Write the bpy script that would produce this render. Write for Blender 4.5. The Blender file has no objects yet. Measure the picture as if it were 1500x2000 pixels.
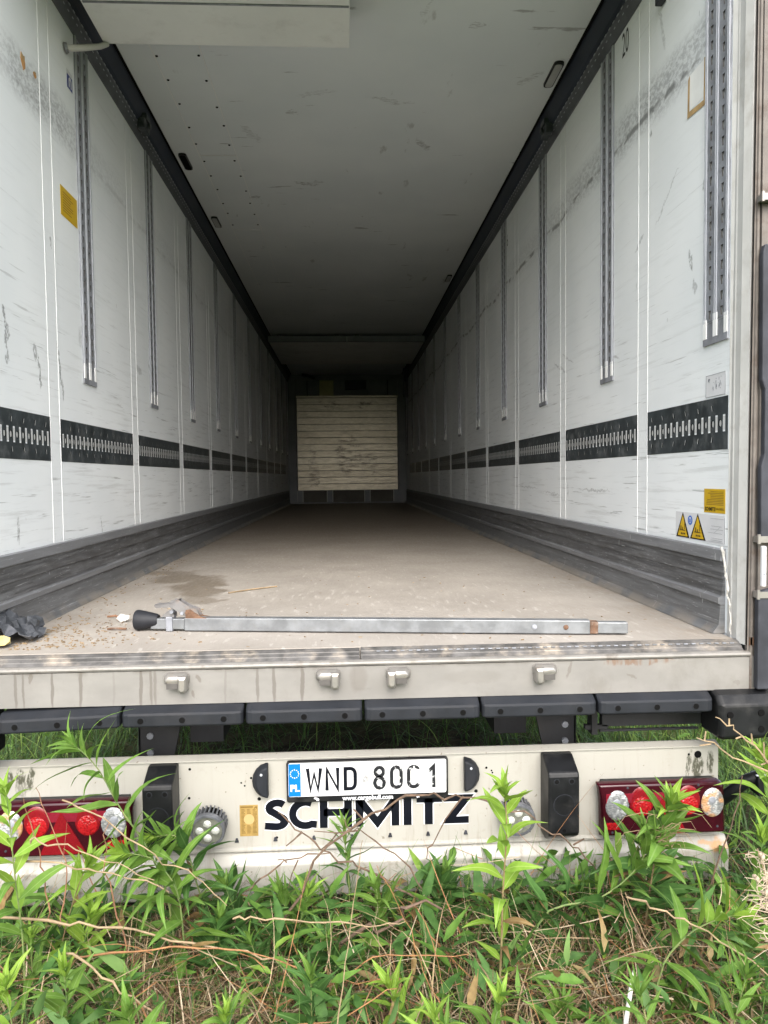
import bpy, bmesh, math, random
import numpy as np
from mathutils import Vector, Matrix

random.seed(7)
rng = np.random.default_rng(7)
S = bpy.context.scene
COL = S.collection
G = -0.92                      # height of the ground; z = 0 is the cargo floor, y = 0 its rear end
R_ = math.radians

# ------------------------------------------------------------------ camera, sky, sun, exposure
cam_d = bpy.data.cameras.new('camera')
cam = bpy.data.objects.new('camera', cam_d)
COL.objects.link(cam)
cam_d.sensor_fit = 'VERTICAL'
cam_d.sensor_height = 36.0
cam_d.lens = 36.0 * 1455.3 / 2000.0
cam_d.clip_end = 2000.0
cam_d.clip_start = 0.02
cF = Vector((0.05002929, 0.99765414, -0.0467256))
cR = Vector((0.99865387, -0.05061128, -0.01135586))
cU = Vector((0.01369406, 0.04609457, 0.99884321))
M = Matrix((cR, cU, -cF)).transposed().to_4x4()
M.translation = (-0.03838, -2.46523, 0.54052)
cam.matrix_world = M
S.camera = cam

SUN_EL, SUN_AZ = R_(41), R_(179)        # azimuth clockwise from +y (behind the camera, a little to the left)
world = bpy.data.worlds.new('World')
S.world = world
world.use_nodes = True
wn = world.node_tree
wn.nodes.clear()
sky = wn.nodes.new('ShaderNodeTexSky')
sky.sky_type = 'NISHITA'
sky.sun_disc = False
sky.sun_elevation = SUN_EL
sky.sun_rotation = SUN_AZ
sky.dust_density = 4.0
sky.air_density = 1.0
hs = wn.nodes.new('ShaderNodeHueSaturation')       # overcast: the blue goes out of the whole sky alike
hs.inputs['Saturation'].default_value = 0.5
bg = wn.nodes.new('ShaderNodeBackground')
bg.inputs['Strength'].default_value = 0.15
wo = wn.nodes.new('ShaderNodeOutputWorld')
wn.links.new(sky.outputs[0], hs.inputs['Color'])
wn.links.new(hs.outputs[0], bg.inputs[0])
wn.links.new(bg.outputs[0], wo.inputs[0])

sun_d = bpy.data.lights.new('sun', 'SUN')
sun_d.energy = 0.5
sun_d.angle = R_(60)
sun_d.color = (1.0, 0.98, 0.95)
sun = bpy.data.objects.new('sun', sun_d)
COL.objects.link(sun)
sdir = Vector((math.sin(SUN_AZ) * math.cos(SUN_EL), math.cos(SUN_AZ) * math.cos(SUN_EL), math.sin(SUN_EL)))
sun.rotation_euler = sdir.to_track_quat('Z', 'Y').to_euler()
sun.location = (-4, -8, 12)

S.view_settings.view_transform = 'Standard'
S.view_settings.look = 'None'
S.view_settings.gamma = 1.0
S.view_settings.use_curve_mapping = False
S.view_settings.exposure = 1.8
S.render.engine = 'CYCLES'
S.cycles.use_denoising = True
S.cycles.max_bounces = 10
S.cycles.diffuse_bounces = 2
S.cycles.glossy_bounces = 4
S.cycles.transparent_max_bounces = 8
S.cycles.caustics_reflective = False
S.cycles.caustics_refractive = False


# ------------------------------------------------------------------ materials
class NT:
    """a small helper for writing node trees"""
    def __init__(s, name):
        s.m = bpy.data.materials.new(name)
        s.m.use_nodes = True
        s.t = s.m.node_tree
        s.b = s.t.nodes['Principled BSDF']
        s._pos = s._obj = None

    def n(s, typ, **kw):
        nd = s.t.nodes.new(typ)
        for k, v in kw.items():
            setattr(nd, k, v)
        return nd

    def link(s, a, b):
        s.t.links.new(a, b)

    def put(s, sock, v):
        if isinstance(v, bpy.types.NodeSocket):
            s.link(v, sock)
        elif isinstance(v, (tuple, list)) and len(v) == 3 and sock.type == 'RGBA':
            sock.default_value = (*v, 1)
        else:
            sock.default_value = v

    @property
    def pos(s):
        if s._pos is None:
            s._pos = s.n('ShaderNodeNewGeometry').outputs['Position']
        return s._pos

    @property
    def obj(s):
        if s._obj is None:
            s._obj = s.n('ShaderNodeTexCoord').outputs['Object']
        return s._obj

    def math(s, op, a, b=None, c=None, clamp=False):
        nd = s.n('ShaderNodeMath', operation=op)
        nd.use_clamp = clamp
        s.put(nd.inputs[0], a)
        if b is not None:
            s.put(nd.inputs[1], b)
        if c is not None:
            s.put(nd.inputs[2], c)
        return nd.outputs[0]

    def xyz(s, v=None):
        nd = s.n('ShaderNodeSeparateXYZ')
        s.link(v or s.pos, nd.inputs[0])
        return nd.outputs

    def scaled(s, v, sc, rot=None):
        nd = s.n('ShaderNodeMapping')
        s.link(v, nd.inputs[0])
        nd.inputs['Scale'].default_value = sc
        if rot:
            nd.inputs['Rotation'].default_value = rot
        return nd.outputs[0]

    def noise(s, v, scale, detail=3, rough=0.5, dist=0.0):
        nd = s.n('ShaderNodeTexNoise')
        s.link(v, nd.inputs['Vector'])
        nd.inputs['Scale'].default_value = scale
        nd.inputs['Detail'].default_value = detail
        nd.inputs['Roughness'].default_value = rough
        nd.inputs['Distortion'].default_value = dist
        return nd.outputs['Fac']

    def step(s, v, a, b, lo=0.0, hi=1.0):
        nd = s.n('ShaderNodeMapRange', interpolation_type='SMOOTHSTEP')
        s.put(nd.inputs['Value'], v)
        for k, x in (('From Min', a), ('From Max', b), ('To Min', lo), ('To Max', hi)):
            nd.inputs[k].default_value = x
        return nd.outputs[0]

    def mix(s, f, a, b, blend='MIX'):
        nd = s.n('ShaderNodeMix', data_type='RGBA', blend_type=blend)
        s.put(nd.inputs[0], f)
        s.put(nd.inputs[6], a)
        s.put(nd.inputs[7], b)
        return nd.outputs[2]

    def mul(s, a, b):
        return s.math('MULTIPLY', a, b)

    def bump(s, h, strength=0.3, dist=0.004):
        nd = s.n('ShaderNodeBump')
        s.put(nd.inputs['Height'], h)
        nd.inputs['Strength'].default_value = strength
        nd.inputs['Distance'].default_value = dist
        s.link(nd.outputs[0], s.b.inputs['Normal'])

    def marks(s, u, v, lst, wob=0.02, wscale=14):
        """stains with a shape of their own: list of (u, v, half width, half height, angle, strength)"""
        wn_ = s.math('SUBTRACT', s.noise(s.pos, wscale, 3, 0.6), 0.5)
        uu = s.math('MULTIPLY_ADD', wn_, wob, u)
        wn2 = s.math('SUBTRACT', s.noise(s.scaled(s.pos, (1.3, 1.1, 0.9), (0.4, 0.9, 0.2)), wscale * 1.1, 3, 0.6), 0.5)
        vv = s.math('MULTIPLY_ADD', wn2, wob, v)
        tot = None
        for (cu, cv, ru, rv, an, st) in lst:
            du = s.math('SUBTRACT', uu, cu)
            dv = s.math('SUBTRACT', vv, cv)
            c, sn = math.cos(an), math.sin(an)
            a = s.math('ADD', s.mul(du, c / ru), s.mul(dv, sn / ru))
            b = s.math('ADD', s.mul(du, -sn / rv), s.mul(dv, c / rv))
            d = s.math('ADD', s.mul(a, a), s.mul(b, b))
            e = s.step(d, 1.3, 0.5, 0.0, st)
            tot = e if tot is None else s.math('MAXIMUM', tot, e)
        return tot

    def done(s, color=None, rough=None, metal=None, spec=None):
        if color is not None:
            s.put(s.b.inputs['Base Color'], color)
        if rough is not None:
            s.put(s.b.inputs['Roughness'], rough)
        if metal is not None:
            s.put(s.b.inputs['Metallic'], metal)
        if spec is not None:
            s.b.inputs['Specular IOR Level'].default_value = spec
        return s.m


def simple(name, col, rough=0.5, metal=0.0, var=0.12, vscale=9, spec=0.25, bump=0.0, dirt=None, dscale=5, damt=0.5):
    k = NT(name)
    f = k.noise(k.pos, vscale, 5, 0.6)
    dark = tuple(c * (1 - var) for c in col)
    lite = tuple(min(1, c * (1 + var)) for c in col)
    c = k.mix(k.step(f, 0.3, 0.7), dark, lite)
    r = rough
    if dirt:
        d = k.step(k.noise(k.pos, dscale, 6, 0.65), 0.48, 0.72, 0, damt)
        c = k.mix(d, c, dirt)
    if bump:
        k.bump(k.noise(k.pos, 120, 3), bump, 0.002)
    return k.done(c, k.step(f, 0.2, 0.8, r * 0.85, min(1, r * 1.15)), metal, spec)


def wall_mat(name, side):
    k = NT(name)
    x, y, z = k.xyz()
    c = k.mix(k.step(k.noise(k.pos, 1.6, 3), 0.3, 0.7), (0.755, 0.79, 0.81), (0.82, 0.85, 0.865))
    # faint long rub marks, more of them lower down where pallets touch
    st = k.noise(k.scaled(k.pos, (1, 1.3, 26), (R_(4) * side, 0, 0)), 1.5, 6, 0.65)
    st2 = k.noise(k.scaled(k.pos, (1, 2.2, 70), (R_(-3), 0, 0)), 1.2, 4, 0.6)
    low = k.step(z, 1.9, 0.5, 0.15, 1.0)
    c = k.mix(k.mul(k.step(st, 0.52, 0.70), k.mul(low, 0.35)), c, (0.36, 0.37, 0.36))
    c = k.mix(k.mul(k.step(st2, 0.63, 0.70), k.mul(low, 0.65)), c, (0.19, 0.20, 0.20))
    # short scuffs in every direction
    sc = k.noise(k.scaled(k.pos, (1, 9, 3), (0.9, 0, 0)), 2.6, 4, 0.5)
    c = k.mix(k.step(sc, 0.735, 0.77, 0, 0.55), c, (0.25, 0.26, 0.26))
    # the band where load tops rubbed along the wall
    wav = k.math('MULTIPLY_ADD', k.math('SUBTRACT', k.noise(k.scaled(k.pos, (0, 1, 0)), 1.1, 2), 0.5), 0.16, 2.065)
    dz = k.math('ABSOLUTE', k.math('SUBTRACT', z, wav))
    band = k.step(dz, 0.13, 0.03)
    fine = k.step(k.noise(k.scaled(k.pos, (1, 1.0, 1.6), (0.6 * side, 0, 0)), 34, 5, 0.75), 0.40, 0.60)
    patch = k.step(k.noise(k.scaled(k.pos, (1, 1, 0.4)), 2.4, 3), 0.30, 0.5, 0.35, 1)
    near = k.step(y, 2.6, 0.5, 0.35, 1) if side > 0 else k.step(y, 1.5, 0.6, 0.22, 1)
    c = k.mix(k.mul(k.mul(band, near), k.mul(patch, 0.22)), c, (0.33, 0.34, 0.35))
    c = k.mix(k.mul(k.mul(band, fine), k.mul(near, k.mul(patch, 0.6))), c, (0.24, 0.25, 0.265))
    dl = k.math('ABSOLUTE', k.math('SUBTRACT', z, k.math('SUBTRACT', wav, 0.035)))
    ln = k.mul(k.step(dl, 0.020, 0.005), k.step(k.noise(k.scaled(k.pos, (1, 1, 2)), 9, 4), 0.42, 0.56, 0, 1.0 if side > 0 else 0.25))
    c = k.mix(k.mul(ln, 0.7), c, (0.10, 0.10, 0.10))
    if side < 0:
        L = [(0.245, 1.135, .012, .03, .3, 1), (0.262, 1.075, .016, .035, .2, 1), (0.25, 1.035, .014, .03, 0, .9),
             (0.258, .985, .012, .028, 0, .8), (0.50, 1.035, .014, .035, .1, .9), (0.535, .965, .008, .07, .12, 1),
             (0.735, 1.07, .010, .05, .2, 1), (0.75, 1.0, .009, .06, .15, 1), (0.77, .93, .008, .05, .12, .9),
             (0.69, 1.51, .01, .035, .3, .8), (1.02, 1.19, .05, .05, 0, .45), (0.30, .36, .012, .05, 0, .9),
             (1.95, 1.18, .06, .02, -.2, .5), (2.2, 1.22, .05, .015, -.4, .5), (1.22, .31, .006, .06, .1, .7)]
    else:
        L = [(0.235, 1.32, .012, .04, -.3, .9), (0.205, 1.22, .014, .03, -.2, .6), (0.13, 1.51, .012, .06, -.3, .7),
             (1.0, 1.09, .05, .008, .3, .55), (1.9, 1.17, .14, .008, .35, .6), (1.75, 1.2, .12, .006, .35, .5),
             (0.72, 1.53, .06, .01, -.5, .5), (0.45, 1.62, .13, .006, -.62, .45), (1.3, .46, .25, .006, 0, .6),
             (2.1, .43, .2, .006, .05, .5), (2.7, .46, .3, .006, .02, .5), (1.75, .45, .006, .05, 0, .6),
             (0.60, 1.93, .014, .018, 0, .9), (0.5, 2.3, .012, .10, -.3, .4)]
    mk = k.marks(y, z, L, 0.05, 22)
    fn = k.step(k.noise(k.scaled(k.pos, (1, 2, 1)), 60, 3, 0.7), 0.35, 0.55)
    c = k.mix(k.mul(mk, k.mul(fn, 0.8)), c, (0.14, 0.145, 0.145))
    k.bump(k.noise(k.pos, 3.0, 2), 0.06, 0.02)
    return k.done(c, k.step(st, 0.3, 0.7, 0.42, 0.6), 0, 0.35)


def ceiling_mat():
    k = NT('ceiling_paint')
    x, y, z = k.xyz()
    c = k.mix(k.step(k.noise(k.pos, 1.2, 4), 0.3, 0.7), (0.66, 0.705, 0.72), (0.73, 0.77, 0.78))
    s1 = k.noise(k.scaled(k.pos, (5, 1.6, 1), (0, 0, 0.9)), 1.7, 5, 0.6)
    c = k.mix(k.step(s1, 0.66, 0.74, 0, 0.5), c, (0.27, 0.27, 0.26))
    s2 = k.noise(k.scaled(k.pos, (1.5, 7, 1), (0, 0, -0.3)), 2.1, 5, 0.55)
    c = k.mix(k.step(s2, 0.68, 0.73, 0, 0.6), c, (0.2, 0.2, 0.2))
    L = [(0.21, 1.86, .10, .015, .3, .7), (0.30, 1.9, .09, .012, -.1, .6), (0.49, 2.44, .03, .09, -.5, .9),
         (-.30, 3.08, .10, .03, .3, 1), (-.21, 3.05, .05, .02, .1, .8), (-.33, 2.02, .05, .03, 0, .8),
         (0.98, 1.62, .03, .09, .6, .6), (-.60, 2.3, .03, .12, -.4, .5), (0.62, 1.15, .05, .02, 0, .7),
         (0.36, 1.02, .012, .08, .2, .4), (-.18, 1.8, .12, .02, -.3, .4), (-.70, 3.35, .05, .03, 0, 1)]
    fb_ = k.step(k.noise(k.scaled(k.pos, (2, 9, 1), (0, 0, .8)), 13, 5, 0.7), 0.44, 0.60)
    c = k.mix(k.mul(k.mul(k.marks(x, y, L, 0.10, 16), fb_), 0.75), c, (0.16, 0.16, 0.155))
    return k.done(c, 0.55, 0, 0.3)


def floor_mat():
    k = NT('phenolic_floor')
    x, y, z = k.xyz()
    c = k.mix(k.step(k.noise(k.pos, 2.2, 5, 0.6), 0.3, 0.7), (0.272, 0.248, 0.219), (0.342, 0.314, 0.279))
    # darker and browner further in
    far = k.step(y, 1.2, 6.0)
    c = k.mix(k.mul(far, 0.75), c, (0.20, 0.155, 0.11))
    scr = k.noise(k.scaled(k.pos, (14, 3, 1), (0, 0, 0.5)), 3, 4, 0.6)
    c = k.mix(k.step(scr, 0.58, 0.66, 0, 0.40), c, (0.50, 0.475, 0.44))
    scr2 = k.noise(k.scaled(k.pos, (3, 17, 1), (0, 0, 0.25)), 2.6, 4, 0.6)
    c = k.mix(k.step(scr2, 0.62, 0.7, 0, 0.28), c, (0.24, 0.21, 0.18))
    wet = k.marks(x, y, [(-.93, 1.62, .22, .17, .3, 1), (-.80, 1.35, .14, .22, -.3, 1), (-.74, 1.12, .12, .16, .1, .95),
                         (-.70, .88, .10, .12, .2, .7), (-1.05, 1.85, .14, .12, 0, .8)], 0.28, 5)
    c = k.mix(k.mul(wet, 0.8), c, (0.15, 0.122, 0.09))
    edge = k.step(k.math('ABSOLUTE', x), 1.0, 1.2)
    c = k.mix(k.mul(edge, k.step(k.noise(k.pos, 5, 5, 0.7), 0.42, 0.62, 0, 0.55)), c, (0.24, 0.20, 0.155))
    sp = k.noise(k.pos, 55, 3, 0.6)
    c = k.mix(k.step(sp, 0.69, 0.74, 0, 0.7), c, (0.17, 0.14, 0.11))
    v = k.n('ShaderNodeTexVoronoi')
    k.link(k.scaled(k.pos, (150, 150, 1)), v.inputs['Vector'])
    v.inputs['Scale'].default_value = 1.0
    k.bump(k.math('ADD', k.mul(v.outputs['Distance'], 0.7), k.noise(k.pos, 300, 2)), 0.22, 0.002)
    return k.done(c, k.math('SUBTRACT', k.step(scr, 0.3, 0.7, 0.5, 0.68), k.mul(wet, 0.12)), 0, 0.4)


def kick_mat():
    k = NT('scratched_aluminium')
    x, y, z = k.xyz()
    a = k.noise(k.scaled(k.pos, (1, 1.6, 42)), 1.6, 7, 0.7)
    b = k.noise(k.scaled(k.pos, (1, 7, 120)), 1.4, 5, 0.65)
    c = k.mix(k.step(a, 0.3, 0.68), (0.06, 0.062, 0.066), (0.20, 0.205, 0.212))
    c = k.mix(k.step(b, 0.58, 0.68, 0, 0.75), c, (0.065, 0.06, 0.058))
    c = k.mix(k.step(k.noise(k.scaled(k.pos, (1, 4, 90)), 2.2, 4, 0.6), 0.62, 0.7, 0, 0.7), c, (0.5, 0.51, 0.52))
    lt = k.math('MAXIMUM', k.step(z, 0.243, 0.252), k.mul(k.step(k.math('ABSOLUTE', k.math('SUBTRACT', z, 0.114)), 0.016, 0.010), 0.9))
    c = k.mix(k.mul(lt, 0.55), c, (0.29, 0.30, 0.32))
    c = k.mix(k.mul(k.step(z, 0.095, 0.085), 0.35), c, (0.22, 0.23, 0.24))
    br = k.mul(k.step(k.math('ABSOLUTE', k.math('SUBTRACT', z, 0.185)), 0.06, 0.045), k.step(k.noise(k.scaled(k.pos, (1, 2, 9)), 3.1, 5, 0.7), 0.4, 0.65, 0, 0.55))
    c = k.mix(br, c, (0.075, 0.073, 0.072))
    c = k.mix(k.step(k.noise(k.scaled(k.pos, (1, 5, 60), (R_(5), 0, 0)), 3.4, 3, 0.6), 0.66, 0.70, 0, 0.8), c, (0.38, 0.39, 0.40))
    c = k.mix(k.step(k.noise(k.scaled(k.pos, (1, 14, 5), (0.8, 0, 0)), 3.0, 3, 0.6), 0.70, 0.73, 0, 0.7), c, (0.42, 0.43, 0.44))
    c = k.mix(k.mul(k.step(z, 0.05, 0.0), k.step(k.noise(k.pos, 8, 4), 0.35, 0.6, 0, 0.7)), c, (0.30, 0.265, 0.22))
    k.bump(a, 0.25, 0.004)
    return k.done(c, k.step(a, 0.3, 0.7, 0.38, 0.6), 0.3, 0.4)


def sill_mat():
    k = NT('weathered_steel_sill')
    x, y, z = k.xyz()
    c = k.mix(k.step(k.noise(k.scaled(k.pos, (1, 1, 2)), 4, 5, 0.6), 0.3, 0.7), (0.185, 0.178, 0.167), (0.228, 0.22, 0.206))
    drip = [(u, -.095, w, .068, 0, st) for (u, w, st) in ((-1.055, .005, .8), (-1.032, .004, .8), (-.945, .005, .9), (-.859, .006, .9),
            (-.678, .006, .9), (-.647, .005, .8), (-.635, .005, .7), (-.322, .005, .8), (-.271, .006, .85), (-.184, .007, .9), (-.42, .004, .4), (-.76, .004, .3))]
    d = k.marks(x, z, drip, 0.012, 18)
    c = k.mix(k.mul(d, 0.75), c, (0.105, 0.092, 0.08))
    L = [(-.01, -.085, .03, .045, 0, .5), (-1.01, -.06, .006, .02, 0, 1), (-.50, -.072, .006, .016, .5, .9), (-.52, -.122, .006, .014, .2, .9),
         (.66, -.075, .005, .03, -.3, .8), (.86, -.10, .02, .004, -.4, .8), (.35, -.09, .10, .022, 0, .25), (1.2, -.13, .012, .006, 0, .5)]
    c = k.mix(k.mul(k.marks(x, z, L, 0.02, 40), 0.75), c, (0.13, 0.115, 0.10))
    # grime along the top edge
    top = k.mul(k.step(z, -.062, -.036), k.step(k.noise(k.scaled(k.pos, (1, 1, 0.3)), 11, 5, 0.7), 0.40, 0.62, 0, 0.85))
    c = k.mix(k.mul(top, k.step(x, .95, .1, .35, 1)), c, (0.085, 0.072, 0.058))
    sm = k.step(k.noise(k.scaled(k.pos, (1, 1, .6)), 5.5, 6, .7), .50, .68, 0, .35)
    c = k.mix(sm, c, (0.13, 0.118, 0.10))
    rust = k.mul(k.marks(x, z, [(.09, -.036, .05, .006, 0, 1), (.88, -.05, .12, .016, 0, .8), (.5, -.04, .08, .006, 0, .5)], 0.03, 30),
                 k.step(k.noise(k.scaled(k.pos, (3, 1, .5)), 22, 3), 0.42, 0.6))
    c = k.mix(k.mul(rust, 0.75), c, (0.15, 0.07, 0.03))
    c = k.mix(k.step(k.noise(k.pos, 85, 3), 0.7, 0.74, 0, 0.6), c, (0.17, 0.15, 0.13))
    return k.done(c, 0.5, 0.1, 0.4)


def bumper_mat():
    k = NT('cream_bumper_paint')
    x, y, z = k.xyz()
    c = k.mix(k.step(k.noise(k.pos, 2.5, 4), 0.3, 0.7), (0.32, 0.311, 0.278), (0.355, 0.346, 0.312))
    d = k.step(k.noise(k.scaled(k.pos, (1, 1, .5)), 7, 6, 0.7), 0.5, 0.75, 0, 0.35)
    c = k.mix(k.mul(d, k.step(z, -.55, -.80, .35, 1)), c, (0.26, 0.235, 0.19))
    vs = k.noise(k.scaled(k.pos, (26, 1, 2.2)), 1.6, 5, 0.65)
    c = k.mix(k.mul(k.step(vs, 0.50, 0.68), k.step(z, -.40, -.66, .12, .42)), c, (0.20, 0.175, 0.135))
    mud = k.step(k.noise(k.pos, 26, 5, 0.75), 0.56, 0.68)
    c = k.mix(k.mul(mud, k.step(z, -.60, -.80, .10, .65)), c, (0.16, 0.13, 0.095))
    # moss under the bolt holes
    L = [(1.123, -.44, .02, .045, 0, 1), (1.092, -.43, .008, .05, -.15, .9), (1.165, -.425, .012, .04, 0, 1),
         (-1.091, -.405, .016, .03, 0, 1), (-1.125, -.405, .012, .02, 0, 1), (-1.06, -.41, .010, .04, -.2, 1), (-1.09, -.44, .02, .03, 0, .6)]
    ms = k.mul(k.marks(x, z, L, 0.02, 40), k.step(k.noise(k.scaled(k.pos, (2, 1, .6)), 70, 4, .7), 0.36, 0.52))
    c = k.mix(k.mul(ms, 0.95), c, (0.055, 0.055, 0.036))
    ru = k.marks(x, z, [(1.19, -.70, .035, .02, .5, 1), (1.215, -.74, .014, .05, .1, 1), (1.15, -.695, .03, .008, 0, .8)], 0.03, 26)
    c = k.mix(k.mul(ru, k.step(k.noise(k.pos, 30, 4), .38, .55, 0, .8)), c, (0.42, 0.20, 0.05))
    c = k.mix(k.step(k.noise(k.pos, 60, 4), 0.685, 0.72, 0, 0.65), c, (0.13, 0.10, 0.07))
    return k.done(c, 0.38, 0, 0.45)


def plank_mat():
    k = NT('worn_bulkhead_boards')
    x, y, z = k.xyz()
    oi = k.n('ShaderNodeObjectInfo').outputs['Random']
    g = k.noise(k.scaled(k.pos, (2.2, 1, 14)), 4.0, 7, 0.72)
    c = k.mix(k.step(g, 0.3, 0.7), (0.46, 0.425, 0.335), (0.66, 0.625, 0.53))
    c = k.mix(k.mul(oi, 0.5), c, (0.40, 0.35, 0.25))
    st = k.noise(k.scaled(k.pos, (2.4, 1, 8)), 2.2, 7, 0.75)
    ctr = k.marks(x, z, [(0.0, 1.0, .28, .45, 0, 1), (-.72, .7, .10, .5, 0, .8), (.45, .8, .2, .25, 0, .7), (-.38, 2.05, .2, .07, 0, 1), (.36, 2.05, .14, .06, 0, 1)], 0.3, 4)
    c = k.mix(k.mul(k.step(st, 0.42, 0.62), k.math('ADD', k.mul(ctr, .66), .26)), c, (0.075, 0.06, 0.042))
    return k.done(c, k.step(g, 0.3, 0.7, 0.28, 0.45), 0.35, 0.8)


MAT = {}
MAT['wall_l'] = wall_mat('side_wall_panel_paint', -1)
MAT['wall_r'] = wall_mat('side_wall_panel_coat', 1)
MAT['ceil'] = ceiling_mat()
MAT['floor'] = floor_mat()
MAT['kick'] = kick_mat()
MAT['sill'] = sill_mat()
MAT['bumper'] = bumper_mat()
MAT['plank'] = plank_mat()
MAT['bead'] = simple('sealant_bead', (0.74, 0.755, 0.76), 0.5, 0, 0.05)
MAT['white'] = simple('white_sealant', (0.80, 0.81, 0.80), 0.45, 0, 0.06)
MAT['post'] = simple('cream_post_plastic', (0.50, 0.50, 0.485), 0.45, 0, 0.08, 5, dirt=(0.33, 0.31, 0.28), dscale=14, damt=0.5)
MAT['panel'] = simple('partition_panel_skin', (0.78, 0.79, 0.78), 0.45, 0, 0.05, 3, dirt=(0.32, 0.31, 0.3), dscale=6, damt=0.25)
MAT['zinc'] = simple('galvanised_steel', (0.25, 0.262, 0.29), 0.5, 0.15, 0.22, 14, dirt=(0.10, 0.10, 0.10), dscale=9, damt=0.7)
MAT['zinc_lite'] = simple('bright_zinc', (0.42, 0.44, 0.48), 0.45, 0.0, 0.08)
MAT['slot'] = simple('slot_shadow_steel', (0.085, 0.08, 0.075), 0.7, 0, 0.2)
MAT['tab'] = simple('white_plastic_tab', (0.82, 0.83, 0.83), 0.4, 0, 0.05)
MAT['rail'] = simple('dark_lashing_rail', (0.040, 0.048, 0.052), 0.42, 0.15, 0.3, 12, dirt=(0.16, 0.17, 0.175), dscale=11, damt=0.6)
MAT['slotbar'] = simple('slot_light_and_part_grey', (0.40, 0.41, 0.405), 0.5, 0, 0.1)  # grey parts, and the light painted into track slots and rail holes
MAT['liner'] = simple('pale_slot_liner', (0.55, 0.56, 0.555), 0.5, 0, 0.08)
MAT['cove'] = simple('dark_cove_rail', (0.030, 0.036, 0.052), 0.42, 0.1, 0.2, 8)
MAT['cove_lo'] = simple('cove_rail_lip', (0.115, 0.122, 0.135), 0.4, 0.3, 0.2, 8)
MAT['notch'] = simple('cove_notch_metal', (0.42, 0.44, 0.46), 0.4, 0.3, 0.1)
MAT['black'] = simple('black_plastic', (0.007, 0.0075, 0.0085), 0.4, 0, 0.3, 12, dirt=(0.06, 0.058, 0.055), dscale=8, damt=0.4)
MAT['seal'] = simple('dark_door_seal', (0.035, 0.037, 0.045), 0.6, 0, 0.3, 12)
MAT['buffer'] = simple('grey_black_rubber', (0.013, 0.015, 0.019), 0.6, 0, 0.2, 10, spec=0.25, bump=0.15, dirt=(0.024, 0.024, 0.026), dscale=7, damt=0.6)
MAT['hole'] = simple('hole_shade_and_black', (0.006, 0.006, 0.006), 0.9, 0, 0.2, spec=0.05)  # flat discs paint the shade inside holes; also black screws, seam and print
MAT['steel'] = simple('brown_stained_steel', (0.135, 0.12, 0.108), 0.6, 0, 0.2, 12, spec=0.3, dirt=(0.075, 0.052, 0.038), dscale=15, damt=0.7)
MAT['chassis'] = simple('dirty_chassis_steel', (0.032, 0.032, 0.034), 0.7, 0, 0.3, 7, dirt=(0.05, 0.045, 0.04), dscale=5, damt=0.6)
MAT['outer'] = simple('white_outer_skin', (0.68, 0.68, 0.66), 0.4, 0, 0.05, 2, dirt=(0.35, 0.33, 0.29), dscale=3, damt=0.3)
MAT['under'] = simple('underside_panel', (0.12, 0.115, 0.105), 0.8, 0, 0.2, 3)
MAT['bulk_frame'] = simple('bulkhead_grey_frame', (0.22, 0.235, 0.255), 0.6, 0, 0.12, 3)
MAT['yellow_box'] = simple('yellowed_cover', (0.50, 0.48, 0.24), 0.6, 0, 0.1)
MAT['chrome'] = simple('worn_stainless', (0.33, 0.315, 0.295), 0.34, 0.6, 0.12, 30, dirt=(0.25, 0.2, 0.16), dscale=30, damt=0.5)
MAT['threshold'] = simple('worn_threshold_strip', (0.10, 0.097, 0.094), 0.5, 0.3, 0.4, 16, dirt=(0.36, 0.31, 0.25), dscale=9, damt=0.8)
MAT['lip'] = simple('polished_sill_lip', (0.235, 0.225, 0.21), 0.4, 0.25, 0.2, 14, dirt=(0.10, 0.085, 0.07), dscale=14, damt=0.7)
MAT['bar'] = simple('galvanised_bar', (0.19, 0.20, 0.21), 0.42, 0.4, 0.2, 18, dirt=(0.19, 0.195, 0.195), dscale=24, damt=0.6)
MAT['rust'] = simple('rusty_steel', (0.13, 0.075, 0.048), 0.75, 0.1, 0.35, 30, dirt=(0.38, 0.34, 0.3), dscale=25, damt=0.6)
MAT['alu_lever'] = simple('worn_lever_metal', (0.19, 0.185, 0.185), 0.45, 0.4, 0.15, 30, dirt=(0.28, 0.18, 0.12), dscale=22, damt=0.6)
MAT['foot'] = simple('rubber_foot', (0.016, 0.017, 0.021), 0.55, 0, 0.2, 14)
MAT['ink'] = simple('black_lettering_film', (0.004, 0.005, 0.009), 0.35, 0, 0.1)
MAT['yellow'] = simple('yellow_sticker', (0.56, 0.36, 0.015), 0.45, 0, 0.05, 20, dirt=(0.5, 0.34, 0.1), dscale=18, damt=0.3)
MAT['paper'] = simple('white_sticker', (0.64, 0.65, 0.67), 0.4, 0, 0.04)
MAT['blue'] = simple('blue_print', (0.01, 0.12, 0.50), 0.4, 0, 0.1)
MAT['eublue'] = simple('plate_blue', (0.003, 0.13, 0.50), 0.35, 0, 0.05)
MAT['navy'] = simple('navy_print', (0.02, 0.04, 0.22), 0.4, 0, 0.1)
MAT['gold'] = simple('gold_sticker', (0.33, 0.225, 0.075), 0.45, 0.2, 0.12, 30)
MAT['gold_lite'] = simple('pale_gold_print', (0.46, 0.33, 0.15), 0.45, 0.2, 0.06)
MAT['gold_dark'] = simple('brown_print', (0.16, 0.095, 0.025), 0.5, 0, 0.1)
MAT['star'] = simple('plate_star_yellow', (0.75, 0.68, 0.35), 0.4, 0, 0.05)
MAT['plate'] = simple('reflective_plate_white', (0.56, 0.57, 0.575), 0.3, 0, 0.04, 8, dirt=(0.42, 0.42, 0.41), dscale=22, damt=0.4)
MAT['holo'] = simple('plate_sticker_grey', (0.42, 0.42, 0.42), 0.35, 0.3, 0.4, 120)
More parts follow.
